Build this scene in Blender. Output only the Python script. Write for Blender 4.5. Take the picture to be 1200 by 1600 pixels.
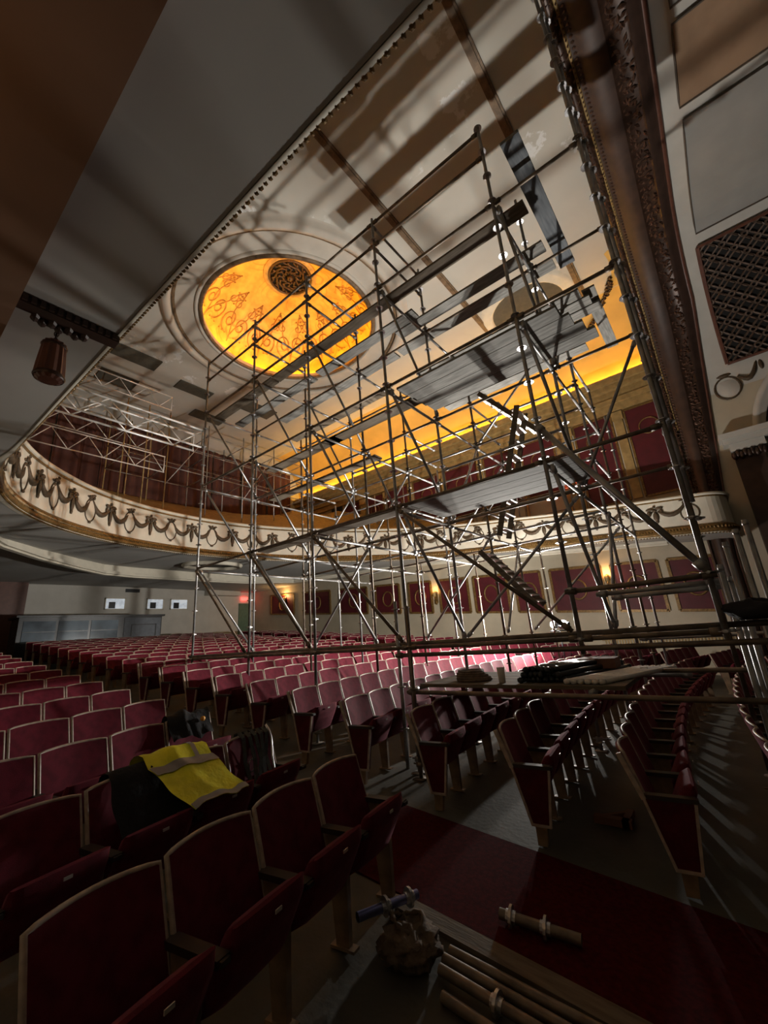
import bpy, bmesh, math, random
from math import sin, cos, pi, radians, sqrt, atan2
from mathutils import Vector, Matrix
random.seed(7)
for o in list(bpy.data.objects): bpy.data.objects.remove(o)
SC = bpy.context.scene
COL = SC.collection

# ---------------------------------------------------------------- camera, world, exposure
H = 1.961                                   # eye height over the raked floor at X = 0
YAW, PIT, ROL = radians(128.0), radians(16.68), radians(-4.427)
W = Vector((cos(PIT)*cos(YAW), cos(PIT)*sin(YAW), sin(PIT)))
R0 = Vector((sin(YAW), -cos(YAW), 0)); U0 = R0.cross(W)
RR = R0*cos(ROL) + U0*sin(ROL); UU = -R0*sin(ROL) + U0*cos(ROL)
cd = bpy.data.cameras.new('camera'); cam = bpy.data.objects.new('camera', cd); COL.objects.link(cam)
cd.sensor_fit = 'HORIZONTAL'; cd.sensor_width = 36; cd.lens = 642.6/1200*36
cd.clip_start = .05; cd.clip_end = 200
cam.matrix_world = Matrix(((RR.x, UU.x, -W.x, 0), (RR.y, UU.y, -W.y, 0), (RR.z, UU.z, -W.z, H), (0, 0, 0, 1)))
SC.camera = cam
wd = bpy.data.worlds.new('world'); SC.world = wd; wd.use_nodes = True
wd.node_tree.nodes['Background'].inputs[0].default_value = (.55, .6, .7, 1)
wd.node_tree.nodes['Background'].inputs[1].default_value = .004
SC.view_settings.view_transform = 'Standard'; SC.view_settings.look = 'None'
SC.view_settings.gamma = 1; SC.view_settings.use_curve_mapping = False
SC.view_settings.exposure = 0.12

# lamp strengths
P_WORK = 520.0       # each head of the twin work lamp
P_BARE = 150.0       # side spill of each lit glass
E_DOME = 46.0        # neon ring in the dome
E_COVE = 70.0        # neon run behind the far cornice
P_SCONCE = 10.0

# ---------------------------------------------------------------- materials
def mat(name, col, rough=.7, metal=0., var=.12, scale=6., bump=0., bscale=40., col2=None, emit=None, estr=0, spec=None, stretch=None):
    m = bpy.data.materials.new(name); m.use_nodes = True
    nt = m.node_tree; b = nt.nodes['Principled BSDF']
    b.inputs['Roughness'].default_value = rough; b.inputs['Metallic'].default_value = metal
    if spec is not None: b.inputs['Specular IOR Level'].default_value = spec
    tc = nt.nodes.new('ShaderNodeTexCoord'); src = tc.outputs['Object']
    if stretch:
        mp = nt.nodes.new('ShaderNodeMapping'); mp.inputs['Scale'].default_value = stretch
        nt.links.new(src, mp.inputs['Vector']); src = mp.outputs['Vector']
    n = nt.nodes.new('ShaderNodeTexNoise'); n.inputs['Scale'].default_value = scale; n.inputs['Detail'].default_value = 6
    nt.links.new(src, n.inputs['Vector'])
    r = nt.nodes.new('ShaderNodeValToRGB')
    c2 = col2 if col2 else tuple(min(1, c*(1+var)) for c in col)
    c1 = tuple(c*(1-var) for c in col) if not col2 else col
    r.color_ramp.elements[0].position = .35; r.color_ramp.elements[1].position = .65
    r.color_ramp.elements[0].color = (*c1, 1); r.color_ramp.elements[1].color = (*c2, 1)
    nt.links.new(n.outputs['Fac'], r.inputs['Fac']); nt.links.new(r.outputs['Color'], b.inputs['Base Color'])
    if bump:
        n2 = nt.nodes.new('ShaderNodeTexNoise'); n2.inputs['Scale'].default_value = bscale; n2.inputs['Detail'].default_value = 4
        nt.links.new(src, n2.inputs['Vector'])
        bp = nt.nodes.new('ShaderNodeBump'); bp.inputs['Strength'].default_value = bump; bp.inputs['Distance'].default_value = .02
        nt.links.new(n2.outputs['Fac'], bp.inputs['Height']); nt.links.new(bp.outputs['Normal'], b.inputs['Normal'])
    if emit:
        b.inputs['Emission Color'].default_value = (*emit, 1); b.inputs['Emission Strength'].default_value = estr
    return m

M = {}
M['velvet'] = mat('red_velvet', (.105, .0075, .018), .85, var=.2, scale=14, bump=.15, bscale=250, spec=.2)
_vb = M['velvet'].node_tree.nodes['Principled BSDF']; _vb.inputs['Sheen Weight'].default_value = .22; _vb.inputs['Sheen Roughness'].default_value = .4; _vb.inputs['Sheen Tint'].default_value = (1, .38, .48, 1)
M['velvet_dark'] = mat('red_velvet_dark', (.075, .004, .010), .8, var=.2, scale=14, spec=.25)
M['wood_rim'] = mat('seat_rim', (.40, .32, .26), .4, var=.2, scale=20)
M['wood_leg'] = mat('seat_leg_wood', (.20, .13, .075), .55, var=.25, scale=12)
M['arm'] = mat('armrest_dark', (.022, .014, .011), .6)
M['plate'] = mat('number_plate', (.6, .58, .55), .35, .6)
M['panelred'] = mat('red_panel', (.085, .005, .010), .6, var=.15, scale=3)
M['floor'] = mat('floor_concrete', (.055, .050, .038), .75, scale=1.3, bump=.2, bscale=20, col2=(.095, .088, .070))
M['carpet'] = mat('aisle_carpet', (.060, .003, .004), .95, var=.3, scale=30, bump=.3, bscale=300, spec=.1)
M['cream'] = mat('cream_plaster', (.50, .44, .33), .75, var=.06, scale=2)
M['white'] = mat('white_plaster', (.56, .54, .49), .75, var=.05, scale=2)
M['ivory'] = mat('ivory_paint', (.66, .61, .50), .6, var=.05, scale=4)
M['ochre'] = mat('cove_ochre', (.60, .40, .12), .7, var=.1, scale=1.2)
M['soffit'] = mat('soffit_plaster', (.43, .42, .395), .85, var=.05, scale=1.2)
M['ring'] = mat('dome_ring_paint', (.50, .45, .38), .7, var=.07, scale=2)
M['brown'] = mat('brown_plaster', (.20, .105, .060), .8, var=.08, scale=1.5)
M['drape'] = mat('brown_drape', (.085, .030, .022), .9, var=.15, scale=2)
M['gold'] = mat('old_gold', (.20, .115, .035), .45, .35, var=.35, scale=18)
M['stencil'] = mat('stencil_gold', (.30, .14, .025), .5, var=.3, scale=5)
M['goldtan'] = mat('gold_tan', (.36, .24, .09), .55, .1, var=.2, scale=6)
M['bronze'] = mat('bronze_ornament', (.050, .026, .017), .4, .3, var=.3, scale=10)
M['bronze2'] = mat('bronze_smooth', (.050, .026, .018), .55, .0, var=.2, scale=4)
M['redbrown'] = mat('redbrown_edge', (.13, .05, .032), .45, var=.15, scale=6)
M['garland'] = mat('garland_bronze', (.085, .055, .03), .6, .1, var=.3, scale=25)
M['galv'] = mat('galvanised_tube', (.36, .355, .35), .42, .55, var=.3, scale=5)
M['rust'] = mat('weathered_tube', (.19, .15, .115), .5, .5, var=.35, scale=6)
M['coup'] = mat('coupler_steel', (.55, .54, .55), .35, .85, var=.2, scale=30)
M['alu'] = mat('aluminium', (.80, .78, .75), .35, .2, var=.1, scale=8)
M['plank'] = mat('plank_grey', (.14, .135, .12), .8, scale=3, stretch=(1, 8, 8), col2=(.25, .24, .22), bump=.2, bscale=10)
M['plank2'] = mat('plank_brown', (.10, .075, .05), .8, scale=3, stretch=(1, 8, 8), col2=(.17, .135, .095), bump=.2, bscale=10)
M['plankdark'] = mat('plank_slate', (.09, .10, .115), .75, scale=2.5, stretch=(1, 8, 8), col2=(.16, .175, .19))
M['black'] = mat('black_cloth', (.012, .012, .015), .9, bump=.4, bscale=30)
M['blackpaint'] = mat('black_paint', (.02, .022, .026), .3)
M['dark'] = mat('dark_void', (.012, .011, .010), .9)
M['grille'] = mat('grille_bronze', (.12, .08, .058), .55, .1, var=.3)
M['vest'] = mat('hi_vis_yellow', (.80, .78, .02), .6, var=.12, scale=8, bump=.3, bscale=25)
M['reflect'] = mat('reflective_band', (.30, .27, .25), .4, .1)
M['orange'] = mat('orange_patch', (.9, .4, .05), .5)
M['strap'] = mat('strap_webbing', (.045, .05, .045), .7, var=.3, scale=30)
M['steel'] = mat('carabiner_steel', (.6, .6, .62), .25, .9)
M['canvas'] = mat('canvas_sack', (.14, .10, .07), .9, var=.3, scale=12, bump=.5, bscale=30)
M['bluemetal'] = mat('blue_steel', (.20, .21, .42), .35, .7)
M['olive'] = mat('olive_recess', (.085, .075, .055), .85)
M['tanpanel'] = mat('tan_panel', (.30, .19, .115), .8, var=.15, scale=1.5)
M['greypanel'] = mat('grey_panel', (.34, .335, .315), .8, var=.05, scale=1.5)
M['line'] = mat('panel_outline', (.11, .085, .065), .7)
M['ceilbeam'] = mat('ceiling_moulding', (.17, .105, .055), .6, .1, var=.3, scale=8)
M['cup'] = mat('paper_cup', (.72, .66, .58), .7)
M['card'] = mat('cardboard', (.16, .07, .04), .8)
M['glass'] = mat('booth_glass', (.16, .20, .24), .12, 0, var=.5, scale=.9)
M['greydoor'] = mat('grey_panel_paint', (.12, .135, .16), .5)
M['lampwhite'] = mat('lit_lamp_face', (1, 1, 1), .5, emit=(1, .96, .88), estr=400)
M['sconceglow'] = mat('lit_sconce_bulb', (1, .8, .5), .5, emit=(1, .55, .18), estr=55)
M['redglow'] = mat('lit_red_lamp', (1, .2, .1), .5, emit=(1, .08, .04), estr=14)
M['exit'] = mat('lit_exit_sign', (1, .2, .1), .5, emit=(1, .05, .04), estr=5)
M['win'] = mat('lit_booth_window', (.5, .55, .6), .5, var=.6, scale=3, emit=(.75, .82, .9), estr=.35)
M['greendoor'] = mat('green_door', (.10, .17, .12), .5)
M['neon_dome'] = mat('lit_dome_tube', (1, .6, .2), .5, emit=(1, .52, .07), estr=E_DOME)
M['neon_cove'] = mat('lit_cove_tube', (1, .7, .2), .5, emit=(1, .55, .09), estr=E_COVE)

def ceiling_material():
    m = mat('ceiling_plaster', (.52, .49, .425), .85, var=.05, scale=.8)
    nt = m.node_tree; b = nt.nodes['Principled BSDF']; base = b.inputs['Base Color'].links[0].from_socket
    tc = nt.nodes.new('ShaderNodeTexCoord')
    n = nt.nodes.new('ShaderNodeTexNoise'); n.inputs['Scale'].default_value = 1.1; n.inputs['Detail'].default_value = 9; n.inputs['Roughness'].default_value = .65
    nt.links.new(tc.outputs['Object'], n.inputs['Vector'])
    big = nt.nodes.new('ShaderNodeTexNoise'); big.inputs['Scale'].default_value = .22; big.inputs['Detail'].default_value = 1
    nt.links.new(tc.outputs['Object'], big.inputs['Vector'])
    r = nt.nodes.new('ShaderNodeValToRGB'); r.color_ramp.elements[0].position = .60; r.color_ramp.elements[1].position = .63
    nt.links.new(n.outputs['Fac'], r.inputs['Fac'])
    rb = nt.nodes.new('ShaderNodeValToRGB'); rb.color_ramp.elements[0].position = .50; rb.color_ramp.elements[1].position = .56
    nt.links.new(big.outputs['Fac'], rb.inputs['Fac'])
    mul = nt.nodes.new('ShaderNodeMath'); mul.operation = 'MULTIPLY'
    nt.links.new(r.outputs['Color'], mul.inputs[0]); nt.links.new(rb.outputs['Color'], mul.inputs[1])
    mx = nt.nodes.new('ShaderNodeMixRGB'); mx.inputs['Color2'].default_value = (.70, .69, .66, 1)   # bare flaked plaster
    nt.links.new(mul.outputs[0], mx.inputs['Fac']); nt.links.new(base, mx.inputs['Color1'])
    nt.links.new(mx.outputs['Color'], b.inputs['Base Color'])
    return m
M['ceiling'] = ceiling_material()

def dome_material():
    m = bpy.data.materials.new('dome_gold_stencil'); m.use_nodes = True
    nt = m.node_tree; b = nt.nodes['Principled BSDF']; b.inputs['Roughness'].default_value = .5
    L = nt.links.new; N = nt.nodes.new
    tc = N('ShaderNodeTexCoord')
    ns = N('ShaderNodeTexNoise'); ns.inputs['Scale'].default_value = .9; ns.inputs['Detail'].default_value = 2
    L(tc.outputs['Object'], ns.inputs['Vector'])
    mixv = N('ShaderNodeMixRGB'); mixv.blend_type = 'ADD'; mixv.inputs['Fac'].default_value = .35
    L(tc.outputs['Object'], mixv.inputs['Color1']); L(ns.outputs['Color'], mixv.inputs['Color2'])
    v = N('ShaderNodeTexVoronoi'); v.inputs['Scale'].default_value = 1.15
    L(mixv.outputs['Color'], v.inputs['Vector'])
    # scrolls: rings round every cell centre
    mu = N('ShaderNodeMath'); mu.operation = 'MULTIPLY'; mu.inputs[1].default_value = 26
    L(v.outputs['Distance'], mu.inputs[0])
    si = N('ShaderNodeMath'); si.operation = 'SINE'; L(mu.outputs[0], si.inputs[0])
    r = N('ShaderNodeValToRGB'); r.color_ramp.elements[0].position = .62; r.color_ramp.elements[1].position = .85
    L(si.outputs[0], r.inputs['Fac'])
    n2 = N('ShaderNodeTexNoise'); n2.inputs['Scale'].default_value = .8; n2.inputs['Detail'].default_value = 3
    L(tc.outputs['Object'], n2.inputs['Vector'])
    r2 = N('ShaderNodeValToRGB'); r2.color_ramp.elements[0].position = .38; r2.color_ramp.elements[1].position = .6
    L(n2.outputs['Fac'], r2.inputs['Fac'])
    mm0 = N('ShaderNodeMath'); mm0.operation = 'MULTIPLY'; L(r.outputs['Color'], mm0.inputs[0]); L(r2.outputs['Color'], mm0.inputs[1])
    mm = N('ShaderNodeMath'); mm.operation = 'MULTIPLY'; mm.inputs[1].default_value = .45; L(mm0.outputs[0], mm.inputs[0])
    mx = N('ShaderNodeMixRGB'); mx.inputs['Color1'].default_value = (.60, .36, .075, 1); mx.inputs['Color2'].default_value = (.27, .12, .018, 1)
    L(mm.outputs[0], mx.inputs['Fac'])
    n3 = N('ShaderNodeTexNoise'); n3.inputs['Scale'].default_value = 2.2; n3.inputs['Detail'].default_value = 5
    L(tc.outputs['Object'], n3.inputs['Vector'])
    r3 = N('ShaderNodeValToRGB'); r3.color_ramp.elements[0].color = (.72, .68, .6, 1); r3.color_ramp.elements[1].color = (1, 1, 1, 1)
    r3.color_ramp.elements[0].position = .35; r3.color_ramp.elements[1].position = .6
    L(n3.outputs['Fac'], r3.inputs['Fac'])
    m2 = N('ShaderNodeMixRGB'); m2.blend_type = 'MULTIPLY'; m2.inputs['Fac'].default_value = 1
    L(mx.outputs['Color'], m2.inputs['Color1']); L(r3.outputs['Color'], m2.inputs['Color2'])
    L(m2.outputs['Color'], b.inputs['Base Color'])
    return m
M['dome'] = dome_material()

# ---------------------------------------------------------------- mesh helpers
class MB:
    def __init__(s): s.v = []; s.f = []
    def add(s, vs, fs):
        k = len(s.v); s.v += [tuple(p) for p in vs]; s.f += [tuple(i+k for i in f) for f in fs]; return s
    def box(s, x0, x1, y0, y1, z0, z1):
        return s.hexa([(x0, y0, z0), (x1, y0, z0), (x1, y1, z0), (x0, y1, z0), (x0, y0, z1), (x1, y0, z1), (x1, y1, z1), (x0, y1, z1)])
    def hexa(s, p):
        return s.add(p, [(0, 3, 2, 1), (4, 5, 6, 7), (0, 1, 5, 4), (1, 2, 6, 5), (2, 3, 7, 6), (3, 0, 4, 7)])
    def bar(s, p, q, w, h, up=(0, 0, 1)):
        p = Vector(p); q = Vector(q); d = (q-p).normalized(); a = d.cross(Vector(up))
        if a.length < 1e-4: a = d.cross(Vector((1, 0, 0)))
        a.normalize(); b = a.cross(d); a = a*w/2; b = b*h/2
        return s.hexa([p-a-b, p+a-b, p+a+b, p-a+b, q-a-b, q+a-b, q+a+b, q-a+b])
    def tube(s, p, q, r, n=8, r2=None, caps=True):
        p = Vector(p); q = Vector(q); d = (q-p).normalized()
        a = d.cross(Vector((0, 0, 1)));
        if a.length < 1e-4: a = Vector((1, 0, 0))
        a.normalize(); b = d.cross(a); r2 = r if r2 is None else r2
        vs = [p+(a*cos(2*pi*i/n)+b*sin(2*pi*i/n))*r for i in range(n)] + [q+(a*cos(2*pi*i/n)+b*sin(2*pi*i/n))*r2 for i in range(n)]
        fs = [(i, (i+1) % n, n+(i+1) % n, n+i) for i in range(n)]
        if caps: fs += [tuple(range(n))[::-1], tuple(range(n, 2*n))]
        return s.add(vs, fs)
    def path(s, pts, r, n=8, closed=False):
        pts = [Vector(p) for p in pts]; m = len(pts)
        rs = r if isinstance(r, (list, tuple)) else [r]*m
        t0 = (pts[1]-pts[0]).normalized(); a = t0.cross(Vector((0, 0, 1)))
        if a.length < 1e-3: a = Vector((1, 0, 0))
        a.normalize(); vs = []
        for i, p in enumerate(pts):
            if closed: t = pts[(i+1) % m]-pts[i-1]
            else: t = pts[min(i+1, m-1)]-pts[max(i-1, 0)]
            t.normalize(); a = (a-t*a.dot(t)); a.normalize(); b = t.cross(a)
            vs += [p+(a*cos(2*pi*k/n)+b*sin(2*pi*k/n))*rs[i] for k in range(n)]
        fs = []
        for i in range(m if closed else m-1):
            j = (i+1) % m
            for k in range(n): fs.append((i*n+k, i*n+(k+1) % n, j*n+(k+1) % n, j*n+k))
        if not closed: fs += [tuple(range(n))[::-1], tuple(range((m-1)*n, m*n))]
        return s.add(vs, fs)
    def lathe(s, prof, n=16, c=(0, 0, 0), a0=0, a1=2*pi):
        full = abs(a1-a0-2*pi) < 1e-6; m = n if full else n+1; vs = []; fs = []
        for (r, z) in prof:
            for k in range(m):
                t = a0+(a1-a0)*k/n; vs.append((c[0]+r*cos(t), c[1]+r*sin(t), c[2]+z))
        for i in range(len(prof)-1):
            for k in range(n):
                j = (k+1) % m; fs.append((i*m+k, i*m+j, (i+1)*m+j, (i+1)*m+k))
        return s.add(vs, fs)
    def blob(s, c, rx, ry, rz, n=8, m=5):
        vs = []; fs = []
        for i in range(m+1):
            t = pi*i/m
            for k in range(n):
                p = 2*pi*k/n; vs.append((c[0]+rx*sin(t)*cos(p), c[1]+ry*sin(t)*sin(p), c[2]+rz*cos(t)))
        for i in range(m):
            for k in range(n): fs.append((i*n+k, i*n+(k+1) % n, (i+1)*n+(k+1) % n, (i+1)*n+k))
        return s.add(vs, fs)
    def gem(s, c, r, ax=None):
        c = Vector(c); X, Y, Z = ax if ax else (Vector((1, 0, 0)), Vector((0, 1, 0)), Vector((0, 0, 1)))
        r = r if isinstance(r, tuple) else (r, r, r)
        return s.add([c+X*r[0], c-X*r[0], c+Y*r[1], c-Y*r[1], c+Z*r[2], c-Z*r[2]],
                     [(0, 2, 4), (2, 1, 4), (1, 3, 4), (3, 0, 4), (2, 0, 5), (1, 2, 5), (3, 1, 5), (0, 3, 5)])
    def grid(s, rows, close=False):
        n = len(rows[0]); vs = [p for r in rows for p in r]; fs = []
        for i in range(len(rows)-1):
            for k in range(n if close else n-1):
                fs.append((i*n+k, i*n+(k+1) % n, (i+1)*n+(k+1) % n, (i+1)*n+k))
        return s.add(vs, fs)
    def mesh(s, name, m, smooth=False):
        me = bpy.data.meshes.new(name); me.from_pydata(s.v, [], s.f)
        bm = bmesh.new(); bm.from_mesh(me); bmesh.ops.recalc_face_normals(bm, faces=bm.faces); bm.to_mesh(me); bm.free()
        me.materials.append(m)
        if smooth: me.polygons.foreach_set('use_smooth', [True]*len(me.polygons))
        me.update(); return me
    def build(s, name, m, parent=None, smooth=False):
        return obj(name, s.mesh(name, M[m], smooth), parent)
def obj(name, me, parent=None, loc=None, rz=None):
    o = bpy.data.objects.new(name, me); COL.objects.link(o)
    if parent: o.parent = parent
    if loc is not None: o.location = loc
    if rz is not None: o.rotation_euler = (0, 0, rz)
    return o
def empty(name, loc=(0, 0, 0), rz=0):
    o = bpy.data.objects.new(name, None); COL.objects.link(o); o.location = loc; o.rotation_euler = (0, 0, rz)
    o.empty_display_size = .1; return o
def tag(o, label, cat, group=None):
    o['label'] = label; o['category'] = cat
    if group: o['group'] = group
    return o
def struct(o, label=None, cat=None):
    o['kind'] = 'structure'
    if label: o['label'] = label
    if cat: o['category'] = cat
    return o
def stuff(o): o['kind'] = 'stuff'; return o

# ================================================================ THE SETTING
def zfl(x): return -.09*x                    # raked stalls floor
YN, YF, XR = -.85, 16.7, -25.0               # near wall, far wall, rear wall
YC = 7.93                                    # house axis
ZC = 11.2+H                                  # ceiling
def zso(x): return 2.15+H-.09*x              # balcony soffit

b = MB()
b.hexa([(-27, -1.5, zfl(-27)-.3), (9, -1.5, zfl(9)-.3), (9, 17.4, zfl(9)-.3), (-27, 17.4, zfl(-27)-.3),
        (-27, -1.5, zfl(-27)), (9, -1.5, zfl(9)), (9, 17.4, zfl(9)), (-27, 17.4, zfl(-27))])
floor = struct(b.build('floor', 'floor'), 'dull raked concrete floor of the stalls', 'floor')

wall_far = struct(MB().box(-26, 9, YF, YF+.3, -1.2, ZC+3.6).build('wall_far', 'cream'), 'cream side wall with red panels below and above the balcony', 'wall')
wall_near = struct(MB().box(-26, 9, YN-.3, YN, -1.2, ZC+3.6).build('wall_near', 'cream'), 'cream side wall behind the side block of seats', 'wall')
wall_rear = struct(MB().box(XR-.3, XR, YN, YF, .5, 9.2).build('wall_rear', 'white'), 'pale rear wall with booth windows under the balcony', 'wall')
# reddish return at the near end of the rear wall
wr = MB().box(XR+.02, XR+.5, YN, 4.55, zfl(XR)-.1, zso(XR)-.2).build('wall_recess', 'redbrown', wall_rear)
wall_stage = struct(MB().box(9, 9.3, YN, YF, -1.2, ZC+3.6).build('wall_stage', 'dark'), 'dark stage side', 'wall')

# ---- ceiling with the dome opening
DX, DY, DR = -10.1, 8.15, 3.05
x0, x1, y0, y1 = -20.0, .3, 1.1, 14.75
n = 96; inner = []; outer = []
RO = 4.25
for k in range(n):
    t = 2*pi*k/n; c, s_ = cos(t), sin(t)
    inner.append((DX+RO*c, DY+RO*s_, ZC))
    q = min(((x1-DX)/c if c > 1e-9 else 1e9), ((x0-DX)/c if c < -1e-9 else 1e9), ((y1-DY)/s_ if s_ > 1e-9 else 1e9), ((y0-DY)/s_ if s_ < -1e-9 else 1e9))
    outer.append((DX+q*c, DY+q*s_, ZC))
cx = [(x1, y1, ZC), (x0, y1, ZC), (x0, y0, ZC), (x1, y0, ZC)]
b = MB().grid([inner, outer], close=True)
for p in cx:                                 # corner triangles
    a = atan2(p[1]-DY, p[0]-DX) % (2*pi); k = int(a/(2*pi)*n)
    b.add([outer[k], p, outer[(k+1) % n]], [(0, 1, 2)])
ceiling = struct(b.build('ceiling', 'ceiling'), 'flaking cream plaster ceiling around the gold dome', 'ceiling')
# coves down to both side walls
def cove(yw, yc, zb, sgn):
    rows = []
    for i in range(13):
        t = pi/2*i/12
        y = yc+(yw-yc)*sin(t); z = zb+(ZC-zb)*cos(t)
        rows.append([(-20, y, z), (-14, y, z), (-8, y, z), (-3, y, z), (.2, y, z)])
    return MB().grid(rows)
ZCO = 8.75+H
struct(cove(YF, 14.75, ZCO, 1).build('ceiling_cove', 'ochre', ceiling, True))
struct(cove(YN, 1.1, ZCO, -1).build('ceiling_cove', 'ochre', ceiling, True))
struct(MB().box(-20.3, -20, YN, YF, 6.2, ZC+.3).build('wall_balcony_rear', 'soffit'), 'grey rear wall above the balcony with brown drapes', 'wall')
wbr = bpy.data.objects['wall_balcony_rear']
# drapes: folded curtain lengths
for k in range(9):
    ya = .2+k*1.74; rows = []
    for z in (7.2+H-.6, 8.6+H, 10.35+H):
        rows.append([(-19.86+.06*sin(j*1.1+k)+.02*random.random(), ya+1.70*j/22, z) for j in range(23)])
    MB().grid(rows).build('drape', 'drape', wbr, True)
# dome
b = MB(); prof = []
for i in range(15):
    t = pi/2*i/14; prof.append((3.45*cos(t)+.001, 2.35*sin(t)+.18))
b.lathe(prof, 64, (DX, DY, ZC))
dome = struct(b.build('ceiling_dome', 'dome', None, True), 'shallow gold dome with scroll stencils, lit from its rim', 'dome')
b = MB().lathe([(3.45, .18), (3.45, .0), (3.02, .0), (3.02, .16), (3.10, .16), (3.10, .04)], 64, (DX, DY, ZC)); b.build('dome_lip', 'ring', dome)
b = MB().lathe([(3.02, .03), (3.0, -.05), (3.06, -.08), (3.13, -.05), (3.15, -.01)], 72, (DX, DY, ZC)); b.build('rim_moulding', 'ceilbeam', dome, True)
b = MB().lathe([(3.15, -.01), (3.18, -.07), (3.25, -.07), (3.28, -.01)], 72, (DX, DY, ZC)); b.build('rim_bead', 'ring', dome, True)
b = MB().lathe([(3.02, -.01), (4.02, -.01)], 72, (DX, DY, ZC)); b.build('ring_soffit', 'ring', dome)
b = MB().lathe([(4.0, .0), (3.98, -.14), (4.12, -.20), (4.26, -.12), (4.32, -.02), (4.40, .0)], 72, (DX, DY, ZC)); b.build('outer_moulding', 'ring', dome, True)
b = MB().lathe([(3.86, -.012), (3.88, -.06), (3.95, -.06), (3.97, -.012)], 72, (DX, DY, ZC)); b.build('ring_stripe', 'ceilbeam', dome, True)
b = MB().lathe([(3.30, .12), (3.36, .16), (3.30, .20), (3.24, .16), (3.30, .12)], 64, (DX, DY, ZC)); b.build('neon_tube', 'neon_dome', dome, True)
# central rosette grille of the dome
b = MB()
zr = ZC+2.42
for rr, w in ((.78, .05), (.52, .03), (.26, .03)):
    b.path([(DX+rr*cos(2*pi*k/36), DY+rr*sin(2*pi*k/36), zr-.06) for k in range(36)], w, 6, True)
for k in range(12):
    t = 2*pi*k/12
    b.path([(DX+(.2+.55*u)*cos(t+.5*sin(u*5)), DY+(.2+.55*u)*sin(t+.5*sin(u*5)), zr-.07) for u in [i/8 for i in range(9)]], .03, 6)
    b.blob((DX+.64*cos(t+.26), DY+.64*sin(t+.26), zr-.07), .07, .07, .05, 6, 4)
    b.blob((DX+.40*cos(t), DY+.40*sin(t), zr-.07), .05, .05, .04, 6, 4)
b.blob((DX, DY, zr-.1), .13, .13, .1)
b.build('rosette', 'bronze', dome, True)
MB().lathe([(.001, .0), (.8, .0)], 32, (DX, DY, zr)).build('rosette_void', 'dark', dome)
b = MB(); b.lathe([(.80, 0), (.86, -.07), (.95, -.03), (1.0, .0)], 40, (DX, DY, zr-.02)); b.build('rosette_collar', 'goldtan', dome, True)
# raised scroll stencils on the dome
def dpt(r, t, off=.02):
    u = min(r/3.45, .999); return Vector((DX+r*cos(t), DY+r*sin(t), ZC+.18+2.35*sqrt(1-u*u)-off))
def spiral(b, r0, t0, rad, turns, ph, sg, w):
    pts = []; n_ = int(16*turns)
    for i in range(n_+1):
        q = i/n_; a = ph+sg*2*pi*turns*q; p_ = rad*(1-.88*q)
        pts.append(dpt(min(3.38, r0+p_*sin(a)), t0+p_*cos(a)/r0, .012))
    b.path(pts, w, 4)
for k in range(14):
    t0 = 2*pi*k/14; b = MB()
    for sg in (-1, 1):
        spiral(b, 2.85, t0+sg*.125, .33, 1.6, pi/2, sg, .030)
        spiral(b, 2.30, t0+sg*.085, .19, 1.3, -pi/2, -sg, .024)
        b.path([dpt(3.3-1.55*i/10, t0+sg*(.225*(1-i/10)+.02*sin(i)), .012) for i in range(11)], .022, 4)
        for q in range(3): b.gem(dpt(3.18, t0+sg*(.05+.05*q)), (.05, .05, .035))
    for q in range(5): b.gem(dpt(1.9+.13*q, t0), (.06, .05, .03))
    for q in range(5): b.gem(dpt(2.05, t0+(q-2)*.05), (.05, .05, .03))
    b.build('scroll_stencil', 'stencil', dome, True)
# ---- ceiling mouldings, ring, hatches
for xx, ya, yb in ((-1.34, 1.2, 14.6), (-4.72, 1.2, 14.3)):
    b = MB(); b.box(xx-.10, xx+.10, ya, yb, ZC-.045, ZC); b.box(xx-.05, xx+.05, ya, yb, ZC-.075, ZC-.045)
    b.build('ceiling_moulding', 'ceilbeam', ceiling)
RX, RY = -3.1, 13.55
b = MB().lathe([(1.25, -.0), (1.28, -.1), (1.36, -.14), (1.5, -.05), (1.56, -.09), (1.66, -.02), (1.7, 0)], 48, (RX, RY, ZC)); b.build('vent_ring', 'ivory', ceiling, True)
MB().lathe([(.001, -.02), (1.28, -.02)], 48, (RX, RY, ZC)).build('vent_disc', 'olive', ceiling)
b = MB()
for k in range(34):                          # garland arc between ring and cove
    t = radians(14+k*1.5); p = Vector((RX+2.75*cos(t), RY+2.75*sin(t), 0)); y = p.y
    if y > 14.75:
        u = min((y-14.75)/(YF-14.75), .97); z = ZCO+(ZC-ZCO)*sqrt(1-u*u)
    else: z = ZC
    for q in range(2): b.gem((p.x+random.uniform(-.07, .07), y+random.uniform(-.07, .07)-.04, z-.05), (.08, .07, .05))
stuff(b.build('garland_arc', 'bronze', ceiling, True))
pts = [(RX+2.78*cos(radians(a)), RY+2.78*sin(radians(a)), ZC-.006) for a in range(-12, 27, 3)]+[(.2, 14.76, ZC-.006), (.2, 12.6, ZC-.006)]
MB().add(pts, [tuple(range(len(pts)))]).build('cove_return', 'ochre', ceiling)
for (hx, hy, w, d) in ((-15.6, 5.0, 1.6, .8), (-16.2, 7.6, 1.5, .7), (-15.7, 10.6, 1.6, .9), (-17.6, 5.0, 1.4, .9), (-18.0, 9.2, 1.6, .7)):
    h = MB().box(hx-d/2, hx+d/2, hy-w/2, hy+w/2, ZC-.05, ZC-.01); h.build('ceiling_hatch', 'olive', ceiling)

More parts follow.
